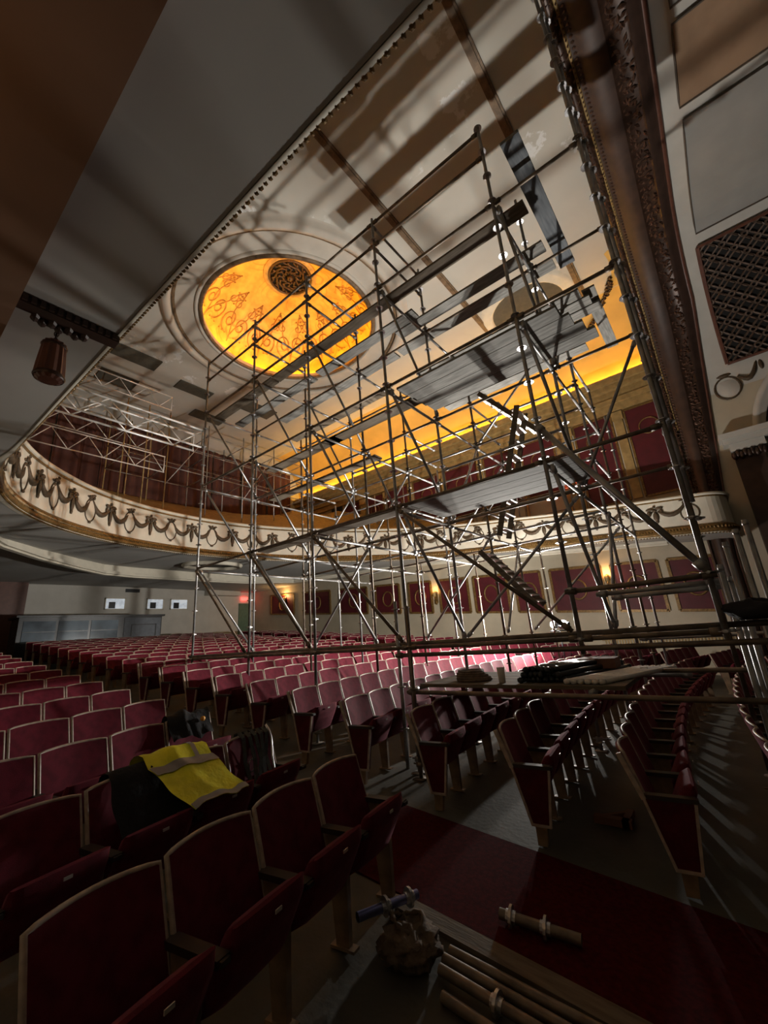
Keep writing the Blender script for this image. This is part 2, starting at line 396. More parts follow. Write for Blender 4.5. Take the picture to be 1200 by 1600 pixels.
# ---- far wall: lower panels, upper panels, cornice
def zt(x): return 1.66-.06*x+H
def zb_(x): return -.03-.082*x+H
LOW = [(-22.9, -20.6), (-19.6, -17.4), (-16.6, -14.6), (-13.98, -12.45), (-11.85, -10.58), (-10.1, -8.65), (-8.35, -6.85), (-6.5, -5.45), (-5.05, -3.25), (-2.9, -1.5), (-1.2, .02)]
def frame_strip(b, pts, w, y, d):
    m = len(pts)
    c = Vector((sum(p[0] for p in pts)/m, 0, sum(p[1] for p in pts)/m))
    for i in range(m):
        p, q = pts[i], pts[(i+1) % m]
        b.bar((p[0], y-d/2, p[1]), (q[0], y-d/2, q[1]), d, w, (0, 1, 0)) if False else b.bar((p[0], y-d/2, p[1]), (q[0], y-d/2, q[1]), w, d, (0, 1, 0))
for (a, c) in LOW:
    P = MB(); y = YF
    P.hexa([(a, y-.03, zb_(a)), (c, y-.03, zb_(c)), (c, y, zb_(c)), (a, y, zb_(a)), (a, y-.03, zt(a)), (c, y-.03, zt(c)), (c, y, zt(c)), (a, y, zt(a))])
    p = P.build('panel', 'panelred', wall_far)
    f = MB(); frame_strip(f, [(a, zb_(a)), (c, zb_(c)), (c, zt(c)), (a, zt(a))], .09, y, .07); f.build('panel_frame', 'gold', p)
    mx, mz = (a+c)/2, (zb_((a+c)/2)+zt((a+c)/2))/2
    f = MB().path([(mx+.30*cos(2*pi*k/24), y-.045, mz+.36*sin(2*pi*k/24)) for k in range(24)], .035, 6, True); f.build('medallion', 'gold', p, True)
UP = [(-15.9, -14.7), (-14.2, -13.0), (-12.75, -11.35), (-11.0, -9.45), (-9.1, -7.4), (-7.05, -5.65), (-5.3, -3.95), (-3.1, -1.75), (-1.28, .02)]
for (a, c) in UP:
    zu0, zu1 = (4.0+H if a > -4 else 5.0+H), 7.4+H
    p = MB().box(a, c, YF-.03, YF, zu0, zu1).build('panel', 'panelred', wall_far)
    f = MB(); frame_strip(f, [(a, zu0), (c, zu0), (c, zu1), (a, zu1)], .07, YF, .06); f.build('panel_frame', 'gold', p)
    mx = (a+c)/2
    MB().path([(mx+.30*cos(2*pi*k/24), YF-.045, zu1-.85+.30*sin(2*pi*k/24)) for k in range(24)], .025, 6, True).build('medallion', 'gold', p, True)
for i in range(len(UP)-1):                   # gold pilasters between the upper panels
    a, c = UP[i][1]+.09, UP[i+1][0]-.09; b = MB()
    b.box(a, c, YF-.09, YF, 4.0+H, 7.42+H); b.box(a-.04, c+.04, YF-.14, YF, 7.1+H, 7.42+H)
    b.build('pilaster', 'goldtan', wall_far)
b = MB()
for (z0_, z1_, d) in ((7.46, 7.75, .16), (7.75, 7.95, .24), (7.95, 8.25, .2), (8.25, 8.45, .38), (8.45, 8.62, .46)):
    b.box(-20, .15, YF-d, YF, z0_+H, z1_+H)
b.box(-20, .15, YF-.5, YF-.46, 8.45+H, 8.72+H)
b.build('cornice', 'goldtan', wall_far)
b = MB().box(-19.5, .05, YF-.34, YF-.28, 8.62+H, 8.66+H); b.build('neon_tube', 'neon_cove', wall_far)
# dado grille strip low on the far wall
b = MB()
for k in range(46): b.box(-3.6+k*.085, -3.56+k*.085, YF-.04, YF, -.95+H, -.75+H)
b.box(-3.7, .35, YF-.05, YF, -.75+H, -.70+H); b.box(-3.7, .35, YF-.05, YF, -1.0+H, -.95+H)
stuff(b.build('dado_grille', 'goldtan', wall_far))
# dark fire door and exit lamp on the balcony level
d = struct(MB().box(-16.95, -16.1, YF-.08, YF, 6.3+H, 8.15+H).build('door_1', 'blackpaint'), 'black door on the balcony under a red exit lamp', 'door')
MB().box(-16.75, -16.3, YF-.16, YF-.02, 8.2+H, 8.42+H).build('exit_lamp', 'exit', d)

# ---- rear wall items
def booth(i, ya, yb):
    w = struct(MB().box(XR, XR+.05, ya, yb, 2.38+H, 2.92+H).build('window_%d' % i, 'win'), 'lit projection booth window in the rear wall', 'window')
    b = MB()
    for z in (2.36, 2.92): b.box(XR, XR+.09, ya-.04, yb+.04, z+H, z+.04+H)
    for y in (ya-.04, yb): b.box(XR, XR+.09, y, y+.04, 2.36+H, 2.96+H)
    b.build('window_frame', 'ivory', w)
    MB().box(XR+.05, XR+.08, ya+.15, ya+.45, 2.42+H, 2.75+H).build('projector', 'blackpaint', w)
booth(1, 7.86, 8.75); booth(2, 9.9, 10.73); booth(3, 11.19, 12.13)
MB().box(XR, XR+.06, 8.75, 9.45, 3.28+H, 3.46+H).build('air_vent', 'blackpaint', wall_rear)
d = struct(MB().box(XR, XR+.07, 15.6, 16.5, zfl(XR), 2.75+H).build('door_2', 'greendoor'), 'green door in the rear wall beside the far aisle', 'door')
MB().box(XR, XR+.12, 15.75, 16.2, 2.95+H, 3.15+H).build('exit_lamp', 'exit', d)
MB().box(XR, XR+.5, 13.2, 15.4, 3.2+H, 3.9+H).build('duct_box', 'white', wall_rear)

# ---- balcony
def bal_path():
    pts = []                                 # (x, y, nx, ny): inward facing normal
    for i in range(3): pts.append((.75-.0*i, -.5+.5*i, 1, 0)) if False else None
    x = 1.4
    while x > -7.45: pts.append((x, .90, 0, 1)); x -= .45
    for k in range(0, 61):
        t = pi*k/60; y = YC-7.05*cos(t); xx = -7.5-8.05*sin(t)
        nx, ny = sin(t)/8.05, cos(t)/7.05; l = sqrt(nx*nx+ny*ny); pts.append((xx, y, nx/l, ny/l))
    x = -7.1
    while x < .15: pts.append((x, 14.98, 0, -1)); x += .45
    for k in range(1, 9):
        t = pi/2*k/8; pts.append((.15+.6*sin(t), 15.58-.6*cos(t), sin(t), -cos(t)))
    pts.append((.75, 16.6, 1, 0))
    return pts
BP = bal_path()
def bh(x):                                   # parapet height, taller at the rear
    u = min(1, max(0, (-x-4)/9)); return 1.22+.33*u
def na_(x, y):                               # slimmer mouldings on the near arm
    return 1 if y > 4 else .15+.85*min(1, max(0, (-x-6.5)/2.5))
def sweep(prof, m, name, parent=None, smooth=False):
    rows = [[(x+nx*o*na_(x, y), y+ny*o*na_(x, y), zso(x)+(v*bh(x) if rel else v)) for (o, v, rel) in prof] for (x, y, nx, ny) in BP]
    return MB().grid(rows).build(name, m, parent, smooth)
bal = struct(empty('balcony'), 'horseshoe balcony with ivory front, bronze swags and gold lower band', 'balcony')
sweep([(0, .26, 0), (.0, .93, 1), (-.15, .93, 1), (-.15, .26, 0)], 'ivory', 'parapet', bal)
sweep([(-.04, -.0, 0), (.06, .02, 0), (.085, .10, 0), (.05, .14, 0), (.07, .2, 0), (.035, .27, 0), (-.02, .27, 0)], 'gold', 'gold_band', bal, True)
sweep([(-.12, .0, 0), (.03, -.005, 0), (.05, .03, 0), (-.05, .04, 0)], 'ivory', 'lower_lip', bal, True)
sweep([(-.2, .92, 1), (.05, .92, 1), (.08, .95, 1), (.05, .99, 1), (-.2, 1.0, 1), (-.2, .92, 1)], 'ivory', 'parapet_rail', bal, True)
sweep([(.0, .885, 1), (.035, .885, 1), (.035, .915, 1), (.0, .915, 1)], 'gold', 'rail_bead', bal)
# rows of small beads along the gold band
def walk(step):
    out = []; acc = 0; nxt = 0
    for i in range(len(BP)-1):
        a, c = BP[i], BP[i+1]; L = sqrt((c[0]-a[0])**2+(c[1]-a[1])**2)
        while nxt <= acc+L and L > 0:
            t = (nxt-acc)/L; v = [a[k]+(c[k]-a[k])*t for k in range(4)]; l = sqrt(v[2]**2+v[3]**2)
            out.append((v[0], v[1], v[2]/l, v[3]/l)); nxt += step
        acc += L
    return out
b = MB()
for i, (x, y, nx, ny) in enumerate(walk(.04)):
    ax = (Vector((-ny, nx, 0)), Vector((nx, ny, 0)), Vector((0, 0, 1))); k = na_(x, y)
    if k < .99: b.blob((x-ny*0, y+ny*.012, zso(x)+.002), .012 if i % 3 else .017, .016, .010, 6, 4)
    elif i % 2 == 0:
        b.gem((x+nx*.07, y+ny*.07, zso(x)+.165), (.034, .03, .05), ax)
        b.gem((x+nx*.03, y+ny*.03, zso(x)-.012), (.030, .035, .025), ax)
stuff(b.build('bead_trim', 'gold', bal))
# swags and cartouches
g = MB()
for sg in (-1, 1):
    pts = []; rs = []
    for i in range(9):
        u = i/8; pts.append((sg*(.06+.52*u), .03, .60-.55*u*(1-u)*1.9+.10*u)); rs.append(.022+.050*sin(pi*u))
    g.path(pts, rs, 6)
    g.blob((sg*.09, .03, .70), .085, .03, .05, 6, 4); g.blob((sg*.12, .03, .58), .04, .025, .08, 6, 4)
    g.blob((sg*.60, .03, .74), .07, .03, .06, 6, 4); g.blob((sg*.53, .03, .82), .05, .03, .03, 6, 4)
g.blob((0, .035, .63), .05, .04, .05, 6, 4); g.blob((0, .03, .42), .055, .035, .17, 6, 5); g.blob((0, .03, .24), .03, .025, .07, 6, 4); g.blob((0, .03, .77), .03, .03, .05, 6, 4)
g_me = g.mesh('swag', M['garland'], True)
c = MB()
rows = []
for j in range(5):
    q = j/4; rows.append([(.17*(1-q*.98)*cos(2*pi*k/18), .0+.05*sin(q*pi/2), .44+.27*(1-q*.98)*sin(2*pi*k/18)) for k in range(18)])
c.grid(rows, True); c_me = c.mesh('cartouche', M['ivory'], True)
c = MB(); c.path([(.18*cos(2*pi*k/18), .012, .44+.285*sin(2*pi*k/18)) for k in range(18)], .016, 5, True)
for s_ in (-1, 0, 1): c.blob((s_*.07, .03, .80-.03*abs(s_)), .035, .03, .05, 6, 4)
c.blob((0, .03, .13), .05, .03, .03, 6, 4); c2_me = c.mesh('cartouche_rim', M['garland'], True)
for (x, y, nx, ny) in walk(1.70):
    if x > -.3 and y > 10: continue
    for dx, me in ((0, g_me), (.85, c_me)):
        xx, yy = x, y
        if dx: xx, yy = x-ny*.85, y+nx*.85
        o = obj('swag' if dx == 0 else 'cartouche', me, bal)
        hs = (bh(x)*.93-.27)/.98
        if dx:                               # follow the bend: nearest point of the front
            q = min(BP, key=lambda p: (p[0]-xx)**2+(p[1]-yy)**2); tx, ty = q[3], -q[2]
            d_ = (xx-q[0])*q[2]+(yy-q[1])*q[3]; xx, yy = xx-d_*q[2], yy-d_*q[3]; ax, ay = q[2], q[3]
        else: ax, ay = nx, ny
        su = 1.36 if dx == 0 else 1.25
        o.matrix_world = Matrix(((ay*su, ax, 0, xx+ax*.006), (-ax*su, ay, 0, yy+ay*.006), (0, 0, hs, zso(xx)+.27), (0, 0, 0, 1)))
        if dx: obj('cartouche_rim', c2_me, o)
# soffit and deck
def zsof(x, y):                              # soffit dips towards the moulding behind the front
    if x > -7.5: return zso(x)
    e = (sqrt(((x+7.5)/8.05)**2+((y-YC)/7.05)**2)-1)*7.6
    z = zso(-7.5-8.05*(-(x+7.5)/8.05)/max(1e-6, e/7.6+1)); lim = 3.6+H
    return z if z < lim else z+(lim-z)*min(1, max(0, e/2.0))
def outer_pt(x, y, nx, ny):
    if y < 1: return (x, YN)
    if x > -7.5 and y > 14: return (x, YF)
    dx, dy = x+7.5, (y-YC)*1.25
    q = min((XR+7.5)/dx if dx < -1e-6 else 1e9, (YF-YC)/(y-YC) if y > YC+1e-6 else 1e9, (YN-YC)/(y-YC) if y < YC-1e-6 else 1e9)
    return (-7.5+dx*q, YC+(y-YC)*q)
rows = []; rows2 = []
for (x, y, nx, ny) in BP[:-10]:
    ox, oy = outer_pt(x, y, nx, ny)
    LL = sqrt((ox-x)**2+(oy-y)**2); row = []
    for t in (0, .08, .16, .24, .4, .7, 1): row.append((x-nx*.02+(ox-x)*t, y-ny*.02+(oy-y)*t, zsof(x-nx*.02+(ox-x)*t, y-ny*.02+(oy-y)*t)+.005))
    rows.append(row)
    if x < -7.6:
        dd = .55
        def dk(t):
            X, Y = x+(ox-x)*t, y+(oy-y)*t
            return (X, Y, zso(x)+bh(x)*.8+min(sqrt((X-x)**2+(Y-y)**2), 5)*dd)
    else:
        def dk(t): return (x+(ox-x)*t, y+(oy-y)*t, zso(x)+.55+.2*t)
    rows2.append([dk(t) for t in (.02, .3, .6, 1)])
MB().grid(rows).build('balcony_soffit', 'soffit', bal)
MB().grid(rows2).build('balcony_deck', 'goldtan', bal)
b = MB(); b.hexa([(-.5, 15.0, zso(-.5)), (.75, 15.58, zso(.75)), (.75, YF, zso(.75)), (-.5, YF, zso(-.5)), (-.5, 15.0, zso(-.5)+.5), (.75, 15.58, zso(.75)+.5), (.75, YF, zso(.75)+.5), (-.5, YF, zso(-.5)+.5)])
b.build('balcony_end', 'soffit', bal)
# moulding on the soffit, bent like the front
CP = [(-12.4, .75), (-15.1, 2.04), (-16.5, 3.18), (-17.9, 4.6), (-18.8, 5.7), (-19.1, 6.9), (-19.2, 9.5), (-19.1, 12.4), (-18.0, 14.6), (-15.0, 15.7), (-11.2, 16.0), (-6.0, 16.05), (-1.0, 16.05)]
def zcp(p): return 3.22+H if p[0] < -12 and p[1] < 14.8 else min(3.22+H, zso(p[0])-.03)
for i in range(len(CP)-1):
    b = MB(); p, q = CP[i], CP[i+1]; zp_, zq_ = zcp(p), zcp(q)
    b.bar((p[0], p[1], zp_), (q[0], q[1], zq_), .34, .10); b.bar((p[0], p[1], zp_-.07), (q[0], q[1], zq_-.07), .16, .07); b.bar((p[0], p[1], zp_+.2), (q[0], q[1], zq_+.2), .05, .5)
    b.build('soffit_moulding', 'ivory', bal)
ov = lambda a, k: (-17.0+a*cos(k)*.75+.9*a*sin(k)*.3, 9.3+1.1*a*sin(k), zsof(-17.0+a*cos(k)*.75+.9*a*sin(k)*.3, 9.3+1.1*a*sin(k)))
MB().path([Vector(ov(1, 2*pi*k/32))+Vector((0, 0, -.05)) for k in range(32)], .10, 6, True).build('soffit_ring', 'ivory', bal, True)
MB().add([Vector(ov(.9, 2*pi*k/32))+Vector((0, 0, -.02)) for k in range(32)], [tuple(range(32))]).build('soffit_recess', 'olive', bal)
# near arm: dropped beam, cross trim with brackets
zs = zso
b = MB(); b.hexa([(-9, YN, zs(-9)-.24), (1.8, YN, zs(1.8)-.24), (1.8, .265, zs(1.8)-.24), (-9, .265, zs(-9)-.24), (-9, YN, zs(-9)+.3), (1.8, YN, zs(1.8)+.3), (1.8, .265, zs(1.8)+.3), (-9, .265, zs(-9)+.3)])
b.build('soffit_beam', 'brown', bal)
b = MB(); z = zs(-3.34)
b.box(-3.34, -3.24, .28, .90, z-.07, z+.02); b.box(-3.44, -3.30, .40, .72, z-.05, z+.01)
for k in range(12): b.box(-3.24, -3.22, .30+k*.05, .33+k*.05, z-.06, z-.01)
for k in range(7): b.blob((-3.36-.03*(k % 2), .40+.05*k, z-.07), .05, .03, .025, 6, 4)
b.build('cross_trim', 'bronze2', bal, False)

# ---- proscenium: bronze frame and white splay
def arch(n=40):
    pts = [(YF, -1.5, -1, 0)]
    for z in (0, 1.5, 3, 4.5, 6.0, 6.5): pts.append((YF, z, -1, 0))
    for k in range(1, 17):
        t = pi/2*(1-k/16); pts.append((12.0+4.7*sin(t), 6.5+4.7*cos(t), -sin(t), -cos(t)))
    for y in (11, 10, 9, 8, 7, 6, 5, 4): pts.append((y, 11.2, 0, -1))
    for k in range(1, 15):
        t = pi/2*k/16; pts.append((3.85-4.7*sin(t), 6.5+4.7*cos(t), sin(t), -cos(t)))
    return pts
AR = arch()
def fx(z):                                   # outer edge of the frame, narrower low down
    return min(1.52, max(.62, .82+.118*(z-3.8)))
def asweep(prof, m, name, parent, smooth=True, lo=-9):
    rows = []
    for (y, z, ny, nz) in AR:
        if z < lo: continue
        rows.append([((u if not rel else u*fx(z)/1.52), y+ny*d, z+nz*d+H) for (u, d, rel) in prof])
    return MB().grid(rows).build(name, m, parent, smooth)
pros = struct(empty('proscenium'), 'dark bronze proscenium frame with foliage bands and white panelled splay', 'proscenium')
asweep([(-.02, 0, 1), (-.02, .10, 1), (.04, .16, 1), (.12, .14, 1), (.16, .10, 1)], 'bronze', 'inner_moulding', pros)
asweep([(.16, .10, 1), (.19, .14, 1), (.22, .10, 1)], 'goldtan', 'gold_bead', pros, lo=5)
asweep([(.22, .10, 1), (.36, .16, 1), (.42, .22, 1), (.66, .28, 1), (.80, .25, 1)], 'bronze2', 'hollow', pros)
asweep([(.80, .25, 1), (.86, .22, 1), (1.18, .18, 1), (1.22, .22, 1)], 'bronze', 'foliage_bed', pros)
asweep([(1.22, .22, 1), (1.30, .20, 1), (1.40, .10, 1), (1.46, .08, 1)], 'bronze2', 'outer_hollow', pros)
asweep([(1.46, .08, 1), (1.52, .10, 1), (1.56, .0, 1)], 'redbrown', 'outer_edge', pros)
asweep([(.15, -.02, 0), (1.5, -.02, 0), (3.5, -.02, 0), (7.5, -.02, 0)], 'white', 'splay', pros)
# foliage: leaf lumps along two bands
def along(step, lo=3.0):
    out = []; acc = 0; nxt = 0
    for i in range(len(AR)-1):
        a, c = AR[i], AR[i+1]; L = sqrt((c[0]-a[0])**2+(c[1]-a[1])**2)
        while nxt <= acc+L:
            t = (nxt-acc)/L; v = [a[k]+(c[k]-a[k])*t for k in range(4)]
            if v[1] > lo: out.append((*v, atan2(c[1]-a[1], c[0]-a[0])))
            nxt += step
        acc += L
    return out
leaf = MB()
for (y, z, ny, nz, an) in along(.11):
    f = fx(z)/1.52; T = Vector((0, cos(an), sin(an))); Nn = Vector((0, ny, nz)); Xx = Vector((1, 0, 0))
    for q in range(3):
        u = random.uniform(.86, 1.18)*f; a = random.uniform(0, pi); d1 = Xx*cos(a)+T*sin(a); d2 = -Xx*sin(a)+T*cos(a)
        leaf.gem(Vector((u, y+ny*.21, z+nz*.21+H))+T*random.uniform(-.05, .05), (.085, .04, .05), (d1, d2, Nn))
    for q in range(2):
        u = random.uniform(0, .14)*f; a = random.uniform(0, pi); d1 = Xx*cos(a)+T*sin(a); d2 = -Xx*sin(a)+T*cos(a)
        leaf.gem(Vector((u, y+ny*.14, z+nz*.14+H))+T*random.uniform(-.05, .05), (.06, .03, .05), (d1, d2, Nn))
    leaf.gem(Vector((.19*f, y+ny*.14, z+nz*.14+H)), (.02, .03, .02), (Xx, T, Nn))
    leaf.gem(Vector((.29*f, y+ny*.14, z+nz*.14+H)), (.05, .035, .03), (Xx, T, Nn))
lm = mat('foliage_sheen', (.15, .085, .06), .28, .45, var=.3, scale=10); M['foliage'] = lm
stuff(leaf.build('foliage_band', 'foliage', pros))
# splay panels
def apt(s, x, d):                            # s: 'y' on the flat part or angle on the bend (deg)
    if s[0] == 'y': return (x, s[1], 11.2+H-d)
    t = radians(s[1]); return (x, 12+4.7*sin(t)-sin(t)*d, 6.5+4.7*cos(t)-cos(t)*d+H)
def aseq(s0, s1, n=10):
    def key(s): return (s[1]-12)/4.7 if s[0] == 'y' else radians(s[1])
    a, c = key(s0), key(s1); out = []
    for i in range(n+1):
        k = a+(c-a)*i/n; out.append(('y', 12+k*4.7) if k < 0 else ('a', math.degrees(k)))
    return out
def spanel(s0, s1, xa, xb, m, name='splay_panel'):
    seq = aseq(s0, s1)
    rows = [[apt(s, x, .03) for x in (xa, xb)] for s in seq]
    p = MB().grid(rows).build(name, m, pros)
    loop = [apt(s, xa, .04) for s in seq]+[apt(s, xb, .04) for s in seq[::-1]]
    MB().path(loop, .022, 5, True).build('panel_outline', 'line', p)
    return p
spanel(('y', 5.0), ('y', 7.75), 1.88, 5.4, 'greypanel')
spanel(('y', 8.05), ('y', 9.85), 1.88, 5.4, 'tanpanel')
spanel(('y', 10.2), ('a', 22), 1.92, 5.4, 'greypanel')
gp = spanel(('a', 27), ('a', 75), 1.92, 5.4, 'dark', 'organ_grille')
b = MB()                                     # lattice: quatrefoil rows in front of the dark opening
na, nx_ = 15, 13
for i in range(na+1):
    for j in range(nx_+1):
        a = 27+48*i/na; x = 1.92+3.48*j/nx_
        loop = []
        rr = .135 if (i+j) % 2 == 0 else .075
        for k in range(12):
            t = 2*pi*k/12; r2 = rr*(1+.22*cos(4*t)) if (i+j) % 2 == 0 else rr
            loop.append(apt(('a', min(75, max(27, a+math.degrees(r2*sin(t)/4.7)))), min(5.4, max(1.92, x+r2*cos(t))), .08))
        b.path(loop, .034, 4, True)
stuff(b.build('lattice', 'grille', gp))
b = MB(); seq = aseq(('a', 27), ('a', 75)); b.path([apt(s, 1.90, .07) for s in seq], .06, 6); b.path([apt(('a', 27), x, .07) for x in (1.9, 5.4)], .05, 6); b.path([apt(('a', 75), x, .07) for x in (1.9, 5.4)], .05, 6)
b.build('grille_frame', 'redbrown', gp)
# niche with moulding, roundel, swag, capital
y = YF
b = MB(); rows = []
for (k, d) in ((1.16, .0), (1.14, .10), (1.06, .12), (1.03, .06), (1.0, .06), (.96, .02)):
    rows.append([(3.7-1.55*k*cos(pi*i/24), y-d-.02, 4.75+2.3*k*sin(pi*i/24)+H) for i in range(25)])
b.grid(rows).build('niche_moulding', 'white', pros, True)
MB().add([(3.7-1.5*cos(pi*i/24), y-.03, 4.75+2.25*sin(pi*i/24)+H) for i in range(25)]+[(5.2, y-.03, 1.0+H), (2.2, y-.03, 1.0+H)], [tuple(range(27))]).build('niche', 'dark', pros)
b = MB(); rows = []
for j in range(5):
    q = j/4; rows.append([(1.72+.30*(1-q*.98)*cos(2*pi*k/20), y-.03-.06*sin(q*pi/2), 6.95+.36*(1-q*.98)*sin(2*pi*k/20)+H) for k in range(20)])
b.grid(rows, True).build('roundel', 'white', pros, True)
b = MB(); b.path([(1.72+.33*cos(2*pi*k/20), y-.05, 6.95+.39*sin(2*pi*k/20)+H) for k in range(20)], .03, 5, True)
b.path([(2.05+.55*i/8, y-.07, 7.25-.45*sin(pi*i/8)*.8+.35*i/8+H) for i in range(9)], [.03+.05*sin(pi*i/8) for i in range(9)], 6)
b.blob((2.62, y-.07, 7.65+H), .16, .05, .07); b.blob((2.66, y-.07, 7.4+H), .06, .05, .2); b.blob((1.72, y-.07, 7.4+H), .2, .05, .06)
b.build('roundel_swag', 'garland', pros, True)
b = MB(); b.box(1.05, 2.35, y-.55, y, 5.12+H, 5.3+H); b.box(1.12, 2.28, y-.46, y, 4.95+H, 5.12+H); b.box(1.25, 2.1, y-.36, y, 4.72+H, 4.95+H); b.build('capital', 'white', pros)
b = MB(); b.box(1.3, 2.0, y-.3, y, -1+H, 4.72+H); b.build('dark_pilaster', 'bronze2', pros)
b = MB()
for k in range(9): b.blob((1.3+.09*k, y-.36, 4.55+.06*(k % 2)+H), .08, .08, .14, 6, 4)
b.build('capital_leaves', 'bronze', pros, True)
b = MB()
for k in range(60):
    z = -1.6+k*.06; b.gem((.38+.05*sin(k*.9), y-.10, z+H), (.09, .06, .06)); b.gem((.38-.06*sin(k*.9), y-.10, z+.03+H), (.06, .05, .05))
stuff(b.build('foliage_column', 'gold', pros))

# ================================================================ AISLE CARPET
b = MB(); xa, xb = -3.25, 6.0
b.hexa([(xa, 2.74, zfl(xa)+.001), (xb, 2.74, zfl(xb)+.001), (xb, 3.86, zfl(xb)+.001), (xa, 3.86, zfl(xa)+.001),
        (xa, 2.74, zfl(xa)+.014), (xb, 2.74, zfl(xb)+.014), (xb, 3.86, zfl(xb)+.014), (xa, 3.86, zfl(xa)+.014)])
tag(b.build('aisle_carpet', 'carpet'), 'dark red carpet runner along the aisle between the seat blocks', 'carpet')

# ================================================================ SEATS
def back_pts(u, v):                          # u -1..1 across, v 0..1 up; front surface of the back
    y = .245*u; z = .36+.52*v-.012*u*u*v*v; x = -.02-.15*v+.045*u*u
    return x, y, z
def seat_meshes():
    S = {}
    b = MB(); fr, bk = [], []
    for i in range(7):
        v = i/6; fr.append([]); bk.append([])
        for j in range(9):
            u = -1+j/4; x, y, z = back_pts(u, v)
            puff = .022*(1-u**4)*(1-(2*v-1)**4)
            fr[-1].append((x+puff, y, z)); bk[-1].append((x-.035, y, z))
    b.grid(fr); b.grid(bk)
    edge = lambda G: [G[0][j] for j in range(9)]+[G[i][8] for i in range(1, 7)]+[G[6][j] for j in range(7, -1, -1)]+[G[i][0] for i in range(5, 0, -1)]
    e1, e2 = edge(fr), edge(bk); b.grid([e1+[e1[0]], e2+[e2[0]]])
    S['backrest'] = b.mesh('backrest', M['velvet'], True)
    b = MB(); pts = [back_pts(-1, i/6) for i in range(6)]+[back_pts(-1+j/6, 1) for j in range(13)]+[back_pts(1, 1-i/6) for i in range(1, 7)]
    b.path([(x-.012, y*1.02, z+.004) for x, y, z in pts], .013, 6); S['back_trim'] = b.mesh('back_trim', M['wood_rim'], True)
    b = MB(); rows = []                      # tipped-up cushion
    for i in range(9):
        v = i/8; c = (.10+.17*v, .34+.33*v)
        th = .055*sqrt(max(0.03, 1-(2*v-1)**6))
        row = []
        for j in range(12):
            t = 2*pi*j/12; sq = lambda q: math.copysign(abs(q)**.45, q)
            row.append((c[0]+th*.89*sq(cos(t)), .225*sq(sin(t)), c[1]-th*.45*sq(cos(t))))
        rows.append(row)
    b.grid(rows, True); b.add(rows[0], [tuple(range(12))]); b.add(rows[-1], [tuple(range(12))])
    S['cushion'] = b.mesh('cushion', M['velvet'], True)
    b = MB().bar((.312, -.02, .632), (.312, .02, .632), .005, .015, (0, 0, 1)); S['number_plate'] = b.mesh('number_plate', M['plate'])
    b = MB(); b.box(-.06, .27, -.035, .03, .575, .605); b.box(.27, .285, -.025, .02, .58, .60); S['armrest'] = b.mesh('armrest', M['arm'])
    b = MB(); b.hexa([(.04, -.018, 0), (.13, -.018, 0), (.13, .018, 0), (.04, .018, 0), (-.03, -.018, .575), (.13, -.018, .575), (.13, .018, .575), (-.03, .018, .575)])
    b.box(.0, .17, -.03, .03, 0, .015); S['leg'] = b.mesh('leg', M['wood_leg'])
    # aisle end standard: red trapezoid panel, frame, foot
    b = MB(); b.hexa([(.05, -.03, .15), (.20, -.03, .15), (.20, .012, .15), (.05, .012, .15), (-.06, -.03, .575), (.26, -.03, .575), (.26, .012, .575), (-.06, .012, .575)]); S['end_panel'] = b.mesh('end_panel', M['velvet_dark'])
    b = MB(); b.bar((.05, -.034, .15), (-.06, -.034, .575), .02, .02); b.bar((.20, -.034, .15), (.26, -.034, .575), .02, .02); b.bar((.04, -.03, .15), (.21, -.03, .15), .02, .02)
    b.bar((-.06, -.03, .575), (-.17, -.03, .875), .035, .03, (0, 1, 0)); S['end_frame'] = b.mesh('end_frame', M['wood_rim'])
    b = MB(); b.hexa([(.07, -.03, 0), (.15, -.03, 0), (.15, .01, 0), (.07, .01, 0), (.07, -.03, .16), (.17, -.03, .16), (.17, .01, .16), (.07, .01, .16)]); S['foot'] = b.mesh('foot', M['wood_leg'])
    # one-mesh far seat
    far = bpy.data.meshes.new('theatre_seat'); bm = bmesh.new(); mats = []
    for k in ('backrest', 'back_trim', 'cushion', 'armrest', 'leg'):
        n0 = len(bm.faces); nv0 = len(bm.verts); bm.from_mesh(S[k])
        if k in ('armrest', 'leg'):
            bm.verts.ensure_lookup_table()
            for v in bm.verts[nv0:]: v.co.y -= .2625
        bm.faces.ensure_lookup_table()
        for f in bm.faces[n0:]: f.material_index = len(mats)
        mats.append(S[k].materials[0])
    # arm and leg sit at the seat's edge
    bm.to_mesh(far); bm.free()
    for m in mats: far.materials.append(m)
    S['far'] = far
    return S
S = seat_meshes()
S['arm_b'] = S['armrest']
SW = .525
seats = []                                   # (block, row, index, x, y, rz, end_near, end_far)
def seat_row(block, row, xref, yref, Rc, y0, n):
    for j in range(n):
        y = y0+j*SW; x = xref+((y-8)**2-(yref-8)**2)/(2*Rc)
        seats.append((block, row, j, x, y, -(y-8)/Rc, j == 0, j == n-1))
for k in range(0, 16): seat_row('side', k, -2.20-1.11*k, 1.5, 36, 2.66-SW/2-5*SW, 6)
for k in range(-1, 21): seat_row('centre', k+1, -.77-1.02*k, 4.0, 30, 3.98+SW/2, 15)
for k in range(-1, 21): seat_row('far', k+1, -.77-1.02*k+.35, 13.5, 30, 13.2+SW/2, 5)
def project(x, y, z):
    p = Vector((x, y, z-H)); d = p.dot(W)
    if d < .2: return None
    return 600+642.6*p.dot(RR)/d, 800-642.6*p.dot(UU)/d, d
vis = []
for s in seats:
    if s[3] < XR+1.0 or (s[3] < -20.7 and s[4] < 9.8): continue
    q = project(s[3], s[4], zfl(s[3])+.6)
    if q and -140 < q[0] < 1290 and q[1] < 1800: vis.append((q[2], s))
vis.sort(key=lambda t: t[0])
print('seats in view', len(vis))
